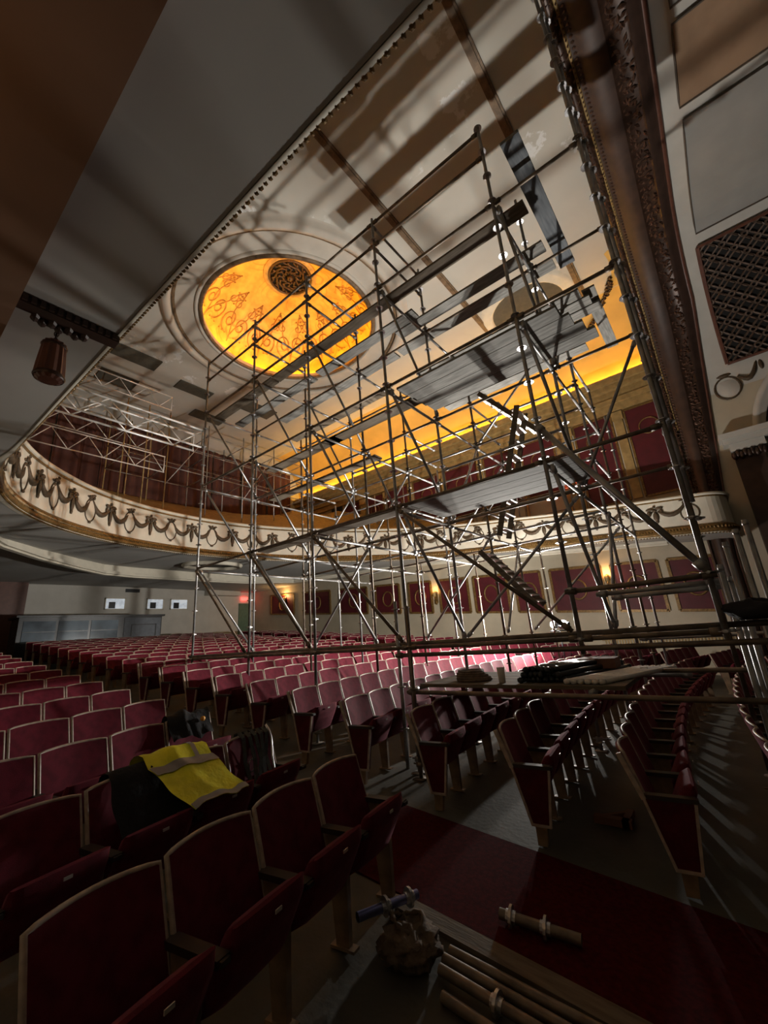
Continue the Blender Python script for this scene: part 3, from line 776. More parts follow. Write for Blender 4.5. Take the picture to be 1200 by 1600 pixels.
ORD = ['first', 'second', 'third', 'fourth', 'fifth', 'sixth', 'seventh', 'eighth', 'ninth', 'tenth', 'eleventh', 'twelfth', 'thirteenth', 'fourteenth', 'fifteenth', 'sixteenth', 'seventeenth', 'eighteenth', 'nineteenth', 'twentieth', '21st', '22nd']
BLK = {'side': 'side block beside the carpet runner', 'centre': 'centre block under the scaffold', 'far': 'block along the red panelled wall'}
restb = []
for i, (d, s) in enumerate(vis):
    blk, row, j, x, y, rz, e0, e1 = s; loc = (x, y, zfl(x))
    if i >= 300: restb.append((loc, rz)); continue
    detail = i < 130
    nth = ORD[j if blk == 'centre' else 5-j if blk == 'side' else 4-j]
    lab = 'red folding theatre seat, %s row of the %s, %s from the %s' % (ORD[row], {'side': 'side block', 'centre': 'centre block', 'far': 'far block'}[blk], nth, 'red panelled wall' if blk == 'far' else 'carpet runner'); grp = '%s row of the %s' % (ORD[row], BLK[blk])
    if e0 and blk == 'centre': lab = 'aisle-end red seat with wood-framed side panel, %s row of the centre block' % ORD[row]; grp = None
    if detail:
        o = empty('theatre_seat', loc, rz)
        bkr = obj('backrest', S['backrest'], o); obj('back_trim', S['back_trim'], bkr)
        cu = obj('cushion', S['cushion'], o); obj('number_plate', S['number_plate'], cu)
        obj('armrest', S['armrest'], o, (0, -SW/2, 0))
        if e0 and blk != 'side':
            obj('end_panel', S['end_panel'], o, (0, -SW/2, 0)); obj('end_frame', S['end_frame'], o, (0, -SW/2, 0)); obj('foot', S['foot'], o, (0, -SW/2, 0))
        else: obj('leg', S['leg'], o, (0, -SW/2, 0))
        if e1: obj('armrest', S['armrest'], o, (0, SW/2, 0)); obj('leg', S['leg'], o, (0, SW/2, 0))
    else:
        o = obj('theatre_seat', S['far'], None, loc, rz)
    tag(o, lab, 'theatre seat', grp)
# beyond three hundred: the far rows as one object
if restb:
    bm = bmesh.new(); src = S['far']
    me = bpy.data.meshes.new('far_seat_rows')
    vs, fs, mi = [], [], []
    sv = [v.co.copy() for v in src.vertices]; sf = [tuple(p.vertices) for p in src.polygons]; sm = [p.material_index for p in src.polygons]
    for loc, rz in restb:
        k = len(vs); c, s_ = cos(rz), sin(rz)
        vs += [(loc[0]+v.x*c-v.y*s_, loc[1]+v.x*s_+v.y*c, loc[2]+v.z) for v in sv]
        fs += [tuple(a+k for a in f) for f in sf]; mi += sm
    me.from_pydata(vs, [], fs)
    for m in src.materials: me.materials.append(m)
    me.polygons.foreach_set('material_index', mi); me.polygons.foreach_set('use_smooth', [True]*len(fs)); me.update(); bm.free()
    stuff(tag(obj('far_seat_rows', me), 'distant rows of red folding theatre seats before the pale rear wall', 'theatre seats'))

# ================================================================ SCAFFOLD
PX = [-9.26, -7.13, -5.28, -3.42, -1.24, -.06]
PY = [4.69, 6.21, 7.84, 9.26, 10.8]
LV = {'Z': -.18+H, 'A': 1.80+H, 'B': 3.83+H, 'C': 5.84+H, 'T2': 6.82+H, 'T': 7.34+H}
sca = tag(empty('scaffold_tower', (PX[3], PY[0], zfl(PX[3]))), 'big steel tube scaffold rising from the centre seats towards the dome ceiling', 'scaffold')
off = Vector(sca.location)
def part(b, name, m, parent=sca, smooth=True):
    b.v = [(p[0]-off.x, p[1]-off.y, p[2]-off.z) for p in b.v]
    return b.build(name, m, parent, smooth)
RT = .0242
ros = MB()
ros.lathe([(.026, -.014), (.034, -.014), (.034, -.005), (.062, -.005), (.062, .005), (.034, .005), (.034, .014), (.026, .014)], 10)
ros_me = ros.mesh('rosette', M['coup'])
def standard(x, y, z0, z1, m='galv', rosettes=True, base=False):
    b = MB().tube((x, y, z0), (x, y, z1), RT, 10)
    if base:
        b.box(x-.075, x+.075, y-.075, y+.075, z0-.008, z0+.002); b.tube((x, y, z0+.12), (x, y, z0+.17), .05, 8); b.tube((x-.09, y, z0+.145), (x+.09, y, z0+.145), .01, 6)
    zs_ = []; z = LV['Z']
    while z-.5 > z0+.1: z -= .5
    while z < z1-.03: zs_.append(z); z += .507
    if not rosettes:
        for z in zs_: b.lathe([(.026, -.012), (.055, -.005), (.055, .005), (.026, .012)], 8, (x, y, z))
    o = part(b, 'standard', m)
    if rosettes:
        for z in zs_: obj('rosette', ros_me, o, (x-off.x, y-off.y, z-off.z))
    return o
def ledger(p, q, m='rust', name='ledger', r=RT):
    b = MB().tube(p, q, r, 8); d = (Vector(q)-Vector(p)).normalized()
    for e, s_ in ((Vector(p), 1), (Vector(q), -1)): b.tube(e+d*s_*.03, e+d*s_*.11, r*1.45, 8)
    return part(b, name, m)
for i, x in enumerate(PX):
    for r, y in enumerate(PY):
        if i == 5 and r > 1: continue
        top = LV['T']+.12 if r < 2 else (LV['C']+.35 if r == 2 else LV['B']+.4 if r == 3 else LV['A']+.3)
        if i == 5: top = 9.5+H if r == 0 else 6.0+H
        if i == 4 and r >= 2: top = LV['C']+.6 if r == 2 else LV['B']+1
        z0 = zfl(x)+.01; base = True
        if i >= 4 and r == 0: z0 = LV['Z']-.15; base = False
        if i == 5 and r == 0: z0 = LV['Z']-.12
        standard(x, y, z0, top, 'galv' if r == 0 else random.choice(['galv', 'rust']), r < 2, base)
standard(-1.86, 6.97, zfl(-1.86)+.01, LV['Z']+.3, 'galv', True, True)
standard(-.02, 4.80, 1.0+H, 8.8+H, 'galv', True)
# ledgers along X (front to rear of house) and along Y (across)
for r, y in enumerate(PY):
    for lv in ('Z', 'A', 'B', 'C', 'T2', 'T'):
        for i in range(5):
            if lv in ('T', 'T2') and (r > 0 or i == 4): continue
            if lv == 'C' and r > 2: continue
            if lv == 'B' and r > 3: continue
            if r > 1 and i == 4: continue
            if lv == 'Z' and r > 1: continue
            z = LV[lv]; ledger((PX[i], y, z), (PX[i+1], y, z), 'rust' if r < 2 else random.choice(['rust', 'galv']))
for i, x in enumerate(PX):
    for r in range(4):
        for lv in ('A', 'B', 'C', 'T2', 'T'):
            if i == 5 and r > 0: continue
            if lv in ('T', 'T2') and (r > 0 or i not in (1, 2, 3)): continue
            if lv == 'C' and r > 1: continue
            if lv == 'B' and r > 2: continue
            z = LV[lv]-.06; ledger((x, PY[r], z), (x, PY[r+1], z), 'galv')
# mid rails on the lower left bays and further back
for lv, dz in (('A', .5), ('A', 1.0), ('B', .5), ('B', 1.0)):
    for i in range(1, 4): ledger((PX[i], PY[2], LV[lv]+dz), (PX[i+1], PY[2], LV[lv]+dz), 'galv')
    for i in (0, 2, 3, 4): ledger((PX[i], PY[2], LV[lv]+dz), (PX[i], PY[3], LV[lv]+dz), 'galv')
    ledger((PX[3], PY[1], LV[lv]+dz), (PX[4], PY[1], LV[lv]+dz), 'galv')
# braces: in each front bay from the upper node inwards to the lower node of the next row
for i in range(5):
    for a, c in (('C', 'B'), ('B', 'A'), ('A', 'Z')):
        ledger((PX[i]+.06, PY[0]+.03, LV[a]-.05), (PX[i]+.06, PY[1]-.03, LV[c]+.05), 'galv', 'diagonal_brace')
for i in range(4): ledger((PX[i]+.05, PY[0]-.05, LV['A']-.06), (PX[i+1]-.05, PY[0]-.05, LV['Z']+.08), 'rust', 'diagonal_brace')
ledger((PX[4], PY[0]-.05, 2.25+H), (PX[5], PY[0]-.05, .34+H), 'galv', 'diagonal_brace', .032)
for i, r, a, c in ((3, 1, 'Z', 'A'), (2, 2, 'Z', 'A'), (1, 1, 'Z', 'A'), (3, 3, 'Z', 'A'), (2, 3, 'A', 'B'), (1, 2, 'A', 'B'), (3, 2, 'B', 'C'), (0, 2, 'A', 'B'), (4, 1, 'A', 'B')):
    ledger((PX[i]+.05, PY[r]+.05, LV[a]+.06), (PX[i+1]-.05, PY[r]+.05, LV[c]-.06), 'galv', 'diagonal_brace')
for i, r, a, c in ((4, 1, 'B', 'C'), (4, 1, 'Z', 'A'), (3, 1, 'A', 'B'), (1, 1, 'C', 'B'), (2, 1, 'B', 'A'), (3, 2, 'Z', 'A')):
    ledger((PX[i]+.05, PY[r]+.05, LV[a]+.06), (PX[i]+.05, PY[r+1]-.05, LV[c]-.06), 'galv', 'diagonal_brace')
# low bridging tubes along the front
YB = PY[0]
for (xa, xb, y, z, m) in ((-9.5, 1.6, YB+.06, -.13, 'rust'), (-3.6, 1.6, YB-.06, -.27, 'rust'), (-3.5, 1.6, YB, -.73, 'rust'), (-1.0, 1.6, PY[1]-.3, -.62, 'rust'),
                          (-3.5, -.5, PY[1], -.70, 'galv'), (-1.3, .0, YB, .30, 'rust'), (-1.1, .0, YB+.45, .26, 'galv'), (-1.0, .0, YB+.7, .22, 'galv'), (-1.2, 1.5, PY[2], -.35, 'galv')):
    ledger((xa, y, z+H), (xb, y, z+H), m, 'bridging_tube', .026)
for x in (-3.42, -1.24): ledger((x, YB, -.70+H), (x, PY[1], -.70+H), 'galv', 'transom')
standard(-3.30, 4.55, zfl(-3.3)+.01, .35+H, 'rust', False, True)
standard(-3.62, 4.72, .2, .45+H, 'galv', False)

# ---- planks
pk = {}
def plank(x0, x1, y0, w, z, m='plank', label='', grp=None, t=.04, along='x'):
    L = x1-x0
    b = MB()
    b.box(0, L, 0, w, 0, t); b.box(-.004, .03, -.002, w+.002, -.001, t+.001); b.box(L-.03, L+.004, -.002, w+.002, -.001, t+.001)
    o = b.build('scaffold_plank', m); o.location = (x0, y0, z)
    if along == 'y': o.rotation_euler = (0, 0, pi/2)
    return tag(o, label, 'plank', grp)
for k in range(4): plank(-3.34, -1.02, 4.86+k*.262, .25, LV['A']+.03, 'plank', 'grey board of the low scaffold deck above the stair, %s in from the front tubes' % ORD[k], 'boards of the low deck')
for k in range(4): plank(-3.36+.03*k, -.80+.1*k, 4.90+k*.262, .25, LV['B']+.03, 'plank', 'grey board of the middle scaffold deck below the cove, %s in from the front tubes' % ORD[k], 'boards of the middle deck')
CT = [(4.97, 'plank2', ((-9.4, -6.9), (-6.85, -3.5), (-3.45, -.9))), (5.55, 'plank', ((-9.3, -6.2), (-6.0, -3.3))), (5.82, 'plank', ((-3.9, -.92),)), (6.28, 'plank', ((-4.2, -.9), (-8.3, -4.3)))]
for q, (y, m, segs) in enumerate(CT):
    for w_, (a, c) in enumerate(segs): plank(a, c, y, .24, LV['C']+.03, m, '%s board of the %s line on the top lift, lines counted from the guard rails' % (ORD[w_], ORD[q]), 'boards on the top lift')
for w_, (a, c) in zip(('rearward', 'forward'), ((-7.2, -5.2), (-5.25, -3.3))):
    plank(a, c, 4.9, .25, LV['A']+.03, 'plank2', 'narrow brown board on the lowest lift, the %s of the pair' % w_, 'boards on the lowest lift')
    plank(a-.3, c, 5.3, .25, LV['B']+.03, 'plank2', 'brown board on the middle lift behind the front tubes, the %s of the pair' % w_, 'boards on the middle lift')
for k in range(3): plank(-4.4, -.75+.12*k, 7.3+k*.3, .26, LV['C']+.03, 'plank', 'pale board of the inner top deck under the vent ring, %s from the dark board' % ORD[k], 'boards of the inner top deck')
for k in range(2): plank(-4.7, -1.15+.1*k, 8.52+k*.54, .30, LV['C']+.03, 'plank', 'single pale board on the top lift over the lamp, %s from the inner deck' % ORD[k], 'spaced boards of the top lift')
plank(-9.2, -5.3, 6.6, .26, LV['B']+.03, 'plank2', 'brown board on the middle lift between inner posts', 'inner boards'); plank(-9.0, -5.2, 7.2, .26, LV['C']+.03, 'plank2', 'brown board on the top lift below the rear of the dome')
o = plank(0, 2.55, 0, .24, LV['C']+.10, 'plankdark', 'dark slate-grey board lying crosswise on top rails against the ceiling', None, .05, 'y'); o.location = (-.62, 4.15, 5.97+H)
o = plank(0, 2.25, 0, .22, LV['C']+.10, 'plank', 'pale board hanging crosswise over the lit gold cove', None, .04, 'y'); o.location = (-.50, 7.55, 5.97+H)

# ---- ladders
def ladder(p, q, w, axis, rungs, label, mt='alu', tread=False):
    p = Vector(p); q = Vector(q); a = Vector(axis).normalized()*w/2; root = empty('scaffold_ladder', p)
    up = (q-p).normalized().cross(a).normalized()
    for s_ in (-1, 1):
        MB().bar(a*s_, q-p+a*s_, .03, .09, up).build('stile', 'plank2' if tread else mt, root)
    for k in range(rungs):
        c = (q-p)*((k+.5)/rungs); b = MB()
        if tread: b.bar(c-a, c+a, .16, .02, (0, 0, 1))
        else: b.tube(c-a, c+a, .014, 6)
        b.build('rung', 'alu', root)
    return tag(root, label, 'ladder')
ladder((-3.2, 7.0, 1.32+H), (-2.36, 7.0, .30+H), .42, (0, 1, 0), 9, 'narrow steep stair of metal treads leading down to the work lamp', tread=True)
ladder((-3.0, 7.6, 4.75+H), (-1.9, 7.6, 3.4+H), .42, (0, 1, 0), 9, 'upper metal tread stair against the lit cove', tread=True)
ladder((-2.75, 6.9, 1.5+H), (-2.05, 6.9, 3.75+H), .40, (0, 1, 0), 9, 'wooden ladder rising between the low and middle decks', tread=True)
# ---- lattice beams
def lattice(x, ya, yb, zt_, zb__, label, grp=None):
    root = empty('lattice_beam', (x, ya, zb__)); L = yb-ya; h = zt_-zb__
    for z in (0, h): MB().tube((0, 0, z), (0, L, z), .024, 8).build('chord', 'alu', root, True)
    nb = max(3, int(L/.5)); b = None
    for k in range(nb):
        y0_, y1_ = L*k/nb, L*(k+1)/nb
        MB().tube((0, y0_, 0 if k % 2 == 0 else h), (0, y1_, h if k % 2 == 0 else 0), .015, 6).build('lacing', 'alu', root, True)
    for y in (0.02, L-.02): MB().tube((0, y, 0), (0, y, h), .018, 6).build('end_post', 'alu', root, True)
    return tag(root, label, 'lattice beam', grp)
lattice(-9.30, .95, 4.66, 5.36+H, 4.88+H, 'bright aluminium lattice beam bridging from scaffold to balcony arm, nearer twin', None)
lattice(-9.75, .95, 4.66, 5.42+H, 4.95+H, 'aluminium lattice beam close behind the bridging beam')
lattice(-16.545, 3.2, 6.85, 10.62+H, 9.98+H, 'highest aluminium lattice beam just under the rear ceiling')
lattice(-16.545, 2.4, 6.75, 7.76+H, 7.07+H, 'low aluminium lattice beam over the balcony parapet')
lattice(-17.6, 2.8, 6.55, 8.95+H, 8.35+H, 'middle aluminium lattice beam before the brown drapes')
# ---- second, lighter scaffold on the balcony
off = Vector((-17.0, 6.0, zso(-17)+2.0))
sca2 = tag(empty('balcony_scaffold', off), 'slim tube scaffold standing on the rear balcony before the brown drapes', 'scaffold')
def part2(b, name, m): 
    b.v = [(p[0]-off.x, p[1]-off.y, p[2]-off.z) for p in b.v]; return b.build(name, m, sca2, True)
def bfloor(x): return zso(-15.4)+1.2+(-15.4-x)*.55
for x in (-16.6, -18.4):
    for y in (5.2, 6.0, 6.85, 8.6, 10.4, 12.2, 14.0):
        part2(MB().tube((x, y, bfloor(x)), (x, y, 9.9+H), .024, 8), 'standard', 'goldtan' if y < 7 else 'galv')
    for z in (7.4, 8.4, 9.4):
        ys = (5.2, 6.85, 8.6, 10.4, 12.2, 14.0)
        for i in range(5): part2(MB().tube((x, ys[i], z+H), (x, ys[i+1], z+H), .02, 6), 'ledger', 'galv')
for y in (5.2, 6.85, 8.6, 10.4, 12.2, 14.0):
    for z in (7.4, 8.4, 9.4): part2(MB().tube((-16.6, y, z+H), (-18.4, y, z+H), .02, 6), 'transom', 'galv')
for y in (6.85, 10.4): part2(MB().tube((-16.6, y, 6.6+H), (-16.6, y+1.75, 9.4+H), .02, 6), 'diagonal_brace', 'galv')
# light rails in front of the upper far panels (third scaffold beside the far arm)
off = Vector((-8.0, 15.8, zso(-8)+.6))
sca3 = tag(empty('arm_scaffold', off), 'narrow tube scaffold standing on the far balcony arm before the red panels', 'scaffold')
def part3(b, name, m):
    b.v = [(p[0]-off.x, p[1]-off.y, p[2]-off.z) for p in b.v]; return b.build(name, m, sca3, True)
XS = (-12.6, -10.8, -9.0, -7.2, -5.4, -3.6)
for y in (15.45, 16.3):
    for x in XS: part3(MB().tube((x, y, zso(x)+.62), (x, y, 6.9+H), .024, 8), 'standard', 'galv')
    for z in (3.9, 4.9, 5.4, 5.9):
        for i in range(5): part3(MB().tube((XS[i], y, z+H), (XS[i+1], y, z+H), .022, 6), 'ledger', 'galv')
for x in XS:
    for z in (3.9, 4.9, 5.9): part3(MB().tube((x, 15.45, z+H), (x, 16.3, z+H), .022, 6), 'transom', 'galv')
for i in (0, 2, 3): part3(MB().tube((XS[i], 15.45, 4.0+H), (XS[i+1], 15.45, 5.8+H), .02, 6), 'diagonal_brace', 'galv')

# ---- low platform with its load
zp = -.64+H
for k in range(5): plank(-3.35, -.95, 4.78+k*.27, .255, zp-.04, 'plank2', 'brown board of the low loading platform over the seats, %s from the front tubes' % ORD[k], 'boards of the loading platform')
def rod(p, q, r, m, name, label, cat, grp=None):
    p = Vector(p); q = Vector(q)
    b = MB().tube((0, 0, 0), q-p, r, 10); d = (q-p).normalized(); b.tube(d*.02, d*.05, r*1.12, 10); b.tube(q-p-d*.05, q-p-d*.02, r*1.12, 10)
    o = b.build(name, m, None, True); o.location = p
    return tag(o, label, cat, grp)
i = 0
for layer, cnt in enumerate((8, 7, 6)):
    for k in range(cnt):
        x = -2.05+.066*k+.033*layer; z = zp+.031+layer*.054; jt = random.uniform(-.06, .06)
        rod((x, 4.95+jt, z), (x+.42+random.uniform(-.03, .03), 6.35+jt, z), .030, 'blackpaint', 'steel_tube', 'dark steel tube in the heap on the loading platform', 'tube', 'heap of dark tubes')
for k in range(6):
    rod((-1.52+.07*k, 4.85, zp+.028), (-1.0+.07*k, 6.2, zp+.028), .026, 'alu', 'steel_tube', 'shiny tube lying beside the dark heap on the platform', 'tube', 'shiny tubes on the platform')
b = MB(); b.lathe([(.001, 0), (.038, 0), (.048, .17), (.044, .17), (.036, .01)], 16); o = b.build('paper_cup', 'cup', None, True); o.location = (-2.28, 4.95, zp+.001); tag(o, 'pale paper cup on the loading platform', 'cup')
b = MB(); b.box(0, .42, 0, .3, 0, .10); b.box(-.005, .425, -.005, .305, .10, .115); b.box(.2, .22, -.007, .307, -.001, .117); o = b.build('cardboard_box', 'card'); o.location = (-1.62, 5.80, zp+.06); tag(o, 'flat red-brown box behind the tubes on the platform', 'box')
b = MB()
for k in range(5): b.path([(.22*cos(t)*(1+.15*sin(3*t+k))*(1-.08*k), .18*sin(t)*(1-.06*k), .02+.025*k) for t in [2*pi*i/24 for i in range(24)]], .018, 6, True)
o = b.build('rope_coil', 'canvas', None, True); o.location = (-2.75, 5.1, zp); tag(o, 'coil of brown rope on the loading platform', 'rope')

# ---- standing bundle of tubes and black jacket at the stage side
for k, (x, y, z0_, z1_) in enumerate(((.02, 5.15, -.10, .42), (.07, 5.2, -.1, .30), (.11, 5.1, -.1, .62), (.21, 5.05, -.1, .72), (.30, 5.1, -.1, .8))):
    rod((x, y, zfl(x)+.005), (x+.02, y+.03, z1_+H), .024, 'galv', 'steel_tube', 'upright galvanised tube in the bundle by the proscenium', 'tube', 'upright tubes by the proscenium')
def lump(name, m, rx, ry, rz, seed, n=18, mm=10, amp=.22):
    rnd = random.Random(seed); ph = [(rnd.uniform(1, 4), rnd.uniform(1, 4), rnd.uniform(0, 6)) for _ in range(5)]
    rows = []
    for i in range(mm+1):
        t = pi*(i+.02)/(mm+.04); row = []
        for k in range(n):
            p = 2*pi*k/n; d = 1+amp*sum(sin(a*p*1+c)*sin(bb*t+c) for a, bb, c in [(round(x_), y_, z_) for x_, y_, z_ in ph])/2
            row.append((rx*sin(t)*cos(p)*d, ry*sin(t)*sin(p)*d, max(-rz*.75, rz*cos(t)*d)))
        rows.append(row)
    return MB().grid(rows, True).build(name, m, None, True)
o = lump('dark_jacket', 'black', .20, .16, .09, 5); o.location = (.17, 4.70, -.03+H); tag(o, 'black jacket thrown over the bridging tubes by the proscenium', 'jacket')

# ================================================================ WORK LAMP
LX, LY = -3.40, 11.15
wl = tag(empty('work_lamp', (LX, LY, zfl(LX))), 'twin-head work lamp blazing on a tripod among the centre seats', 'lamp')
zl = -.05+H-zfl(LX)
MB().tube((0, 0, .3), (0, 0, zl-.16), .018, 8).build('pole', 'blackpaint', wl, True)
for k in range(3):
    t = 2*pi*k/3+.4; MB().tube((0, 0, .75), (.20*cos(t), .20*sin(t), .0), .013, 8).build('leg', 'blackpaint', wl, True)
MB().tube((-.2, -.1, zl-.16), (.2, .1, zl-.16), .014, 8).build('crossbar', 'blackpaint', wl, True)
for s_, LN, pw in ((-1, (-.90, -.30, .36), 1.05), (1, (-.22, -.36, .90), 1.0)):   # one head on the stalls, one tipped up at the dome
    LN = Vector(LN).normalized(); RL = LN.to_track_quat('Z', 'Y').to_matrix().to_4x4()
    c = Vector((s_*.115, s_*.02, zl)); b = MB()
    b.box(-.105, .105, -.10, .10, -.07, -.004)
    for k in range(6): b.box(-.095+.034*k, -.083+.034*k, -.09, .09, -.10, -.07)
    hd = b.build('lamp_head', 'blackpaint', wl); hd.matrix_local = Matrix.Translation(c) @ RL
    MB().lathe([(.001, .085), (.045, .074), (.078, .04), (.088, .0)], 20).build('lamp_glass', 'lampwhite', hd, True)
    ld = bpy.data.lights.new('work_light', 'AREA'); ld.shape = 'DISK'; ld.size = .11; ld.energy = P_WORK*pw; ld.color = (1, .955, .88)
    lo = bpy.data.objects.new('work_light', ld); COL.objects.link(lo); lo.parent = wl
    lo.matrix_local = Matrix.Translation(c+LN*.10) @ RL @ Matrix.Rotation(pi, 4, 'X')
    ld = bpy.data.lights.new('bulb_light', 'POINT'); ld.energy = P_BARE; ld.color = (1, .955, .88); ld.shadow_soft_size = .035
    lo = bpy.data.objects.new('bulb_light', ld); COL.objects.link(lo); lo.parent = wl; lo.location = c+LN*.15

# ================================================================ SCONCES
def sconce(x, y, z, wallsgn, label, red=False, power=P_SCONCE):
    r = empty('wall_sconce', (x, y, z))
    b = MB(); b.box(-.09, .09, -.03, 0, -.30, .22); b.blob((0, -.04, -.28), .07, .05, .09, 8, 5); b.blob((0, -.04, .2), .06, .04, .08, 8, 5); b.build('back_plate', 'gold', r)
    b = MB(); b.path([(0, -.03, -.15), (0, -.12, -.2), (0, -.17, -.12), (0, -.17, -.02)], .014, 6); b.build('arm', 'gold', r, True)
    b = MB(); b.lathe([(.03, 0), (.075, .04), (.085, .16), (.06, .24)], 12, (0, -.17, -.02)); b.build('shade', 'goldtan', r, True)
    MB().blob((0, -.17, .12), .035, .035, .06, 8, 6).build('bulb', 'redglow' if red else 'sconceglow', r, True)
    ld = bpy.data.lights.new('sconce_light', 'POINT'); ld.energy = power; ld.color = (1, .12, .06) if red else (1, .56, .2); ld.shadow_soft_size = .06
    lo = bpy.data.objects.new('sconce_light', ld); COL.objects.link(lo); lo.parent = r; lo.location = (0, -.22, .3)
    tag(r, label, 'wall lamp'); return r
sconce(-10.35, YF, 1.55+H, 1, 'lit gold wall sconce between red panels left of the ladder')
sconce(-3.08, YF, 1.25+H, 1, 'lit gold wall sconce on the cream pilaster behind the work lamp', power=14)
sconce(-21.4, YF, 2.55+H, 1, 'lit gold wall sconce at the rear end of the red panels', power=40)
sconce(-3.5, YF, 5.0+H, 1, 'red-glowing wall sconce on the balcony level', True, 16)
s4 = sconce(-1.6, YN+.001, 1.6+H, -1, 'lit gold wall sconce on the near side wall', power=2.5); s4.rotation_euler = (0, 0, pi)

# ================================================================ PENDANT LANTERN
pl = tag(empty('pendant_lantern', (-3.42, .545, zs(-3.4)-.02)), 'unlit fluted bronze lantern hanging below the balcony arm', 'lantern')
b = MB(); b.tube((0, 0, 0), (0, 0, -.16), .008, 6)
for k in range(5): b.path([(.014*cos(t), 0 if k % 2 else .014*sin(t), -.02-.03*k+.016*(sin(t) if k % 2 else cos(t))) for t in [2*pi*i/8 for i in range(8)]], .004, 4, True)
b.build('chain', 'bronze', pl)
rows = []
for (r, z) in ((.03, -.15), (.07, -.17), (.072, -.20), (.085, -.36), (.09, -.45), (.084, -.47), (.06, -.485), (.001, -.49)):
    rows.append([(r*(1+.05*cos(k*pi))*cos(2*pi*k/24), r*(1+.05*cos(k*pi))*sin(2*pi*k/24), z) for k in range(24)])
MB().grid(rows, True).build('body', 'redbrown', pl)
MB().lathe([(.074, -.185), (.082, -.195), (.074, -.21)], 24).build('collar', 'bronze', pl, True)
MB().lathe([(.093, -.44), (.098, -.455), (.09, -.47)], 24).build('base_ring', 'bronze', pl, True)

# ================================================================ BLACK SOUND BOOTH at the rear
bx, by0, by1 = -21.6, 3.9, 9.3
sb = tag(empty('sound_booth', (bx, by0, zfl(bx))), 'black boxy sound booth with glazed front before the pale rear wall', 'booth')
Lb = by1-by0; hb = 1.78+H-zfl(bx)
b = MB(); b.box(-1.3, 0, 0, Lb, 0, hb-.05); b.build('body', 'blackpaint', sb)
b = MB(); b.box(-1.4, .1, -.1, Lb+.1, hb-.05, hb+.03); b.build('roof', 'blackpaint', sb)
for k in range(3):
    ya = .15+k*1.15; p = MB().box(.0, .03, ya, ya+1.05, .75, hb-.2).build('glass_pane', 'glass', sb)
    MB().box(.03, .045, ya, ya+1.05, (.75+hb-.2)/2-.015, (.75+hb-.2)/2+.015).build('glazing_bar', 'blackpaint', p)
p = MB().box(0, .03, 3.75, Lb-.05, .4, hb-.12).build('side_panel', 'greydoor', sb)
b = MB()
for (a, c, d_, e) in ((4.05, 5.15, .75, .79), (4.05, 5.15, hb-.45, hb-.41)): b.box(.03, .05, a, c, d_, e)
for y in (4.05, 5.11): b.box(.03, .05, y, y+.04, .75, hb-.41)
b.build('panel_moulding', 'blackpaint', p)

# ================================================================ CLOTHES AND GEAR ON THE SEATS
def rowx(k, y): return -2.20-1.11*k+((y-8)**2-(1.5-8)**2)/72
def drape(name, m, k, yc, w, l_back, l_front, skew, off_, seed, ny=14, nv=26, wob=.012, fwd=(.50, .86)):
    """cloth hanging over a seat back: v runs from behind over the rim and down the front"""
    rnd = random.Random(seed); x0 = rowx(k, yc); z0 = zfl(x0); rows = []
    tot = l_back+l_front
    def P(s):                                # s measured from the rim, negative behind
        o_ = off_
        if s < 0: return (-.205-o_+.0*s, .885+s*.97)
        if s < .12: t = s/.12*pi*.75; return (-.165-(.04+o_)*cos(t), .885+(.02+o_)*sin(t)+.01)
        q = s-.12
        return (-.118+o_+q*fwd[0], .90-q*fwd[1])
    ph = [rnd.uniform(0, 6) for _ in range(4)]
    for i in range(nv+1):
        s = -l_back+tot*i/nv; x, z = P(s); row = []
        for j in range(ny+1):
            u = j/ny-.5
            wv = wob*sin(9*u+ph[0]+2.5*s)+wob*.7*sin(17*u+ph[1]-4*s)+.01*sin(6*s+ph[2])
            yy = yc+u*w*(1-.25*max(0, s))+skew*max(0, s)
            row.append((x0+x+abs(wv)*.8, yy+.01*sin(20*s+ph[3]), z0+z+wv*.6-.03*u*u))
        rows.append(row)
    return rows
rows = drape('v', 'vest', 1, 1.64, .48, .10, .56, .30, .06, 3, fwd=(.80, .50))
vest = MB().grid(rows).build('hi_vis_vest', 'vest', None, True); tag(vest, 'yellow hi-vis vest with grey bands over a seat back', 'vest')
for (i0, i1) in ((9, 12), (24, 26)):
    MB().grid([[(p[0]+.006, p[1], p[2]+.006) for p in r] for r in rows[i0:i1+1]]).build('reflective_band', 'reflect', vest, True)
MB().grid([[(p[0]+.007, p[1], p[2]+.007) for p in r[10:12]] for r in rows[4:13]]).build('reflective_band', 'reflect', vest, True)
o = MB().grid(drape('j', 'black', 1, 1.50, .60, .25, .52, .02, .012, 9, wob=.012)).build('black_jacket', 'black', None, True); tag(o, 'black jacket draped under the yellow vest', 'jacket')
rows = drape('j', 'black', 2, 2.36, .46, .3, .34, .0, .03, 12, wob=.03)
o = MB().grid(rows).build('black_coat', 'black', None, True); tag(o, 'black coat with an orange badge hung on a side-block seat', 'coat')
p = rows[20][11]; MB().blob((p[0]+.03, p[1], p[2]+.015), .02, .03, .025, 8, 5).build('badge', 'orange', o, True)
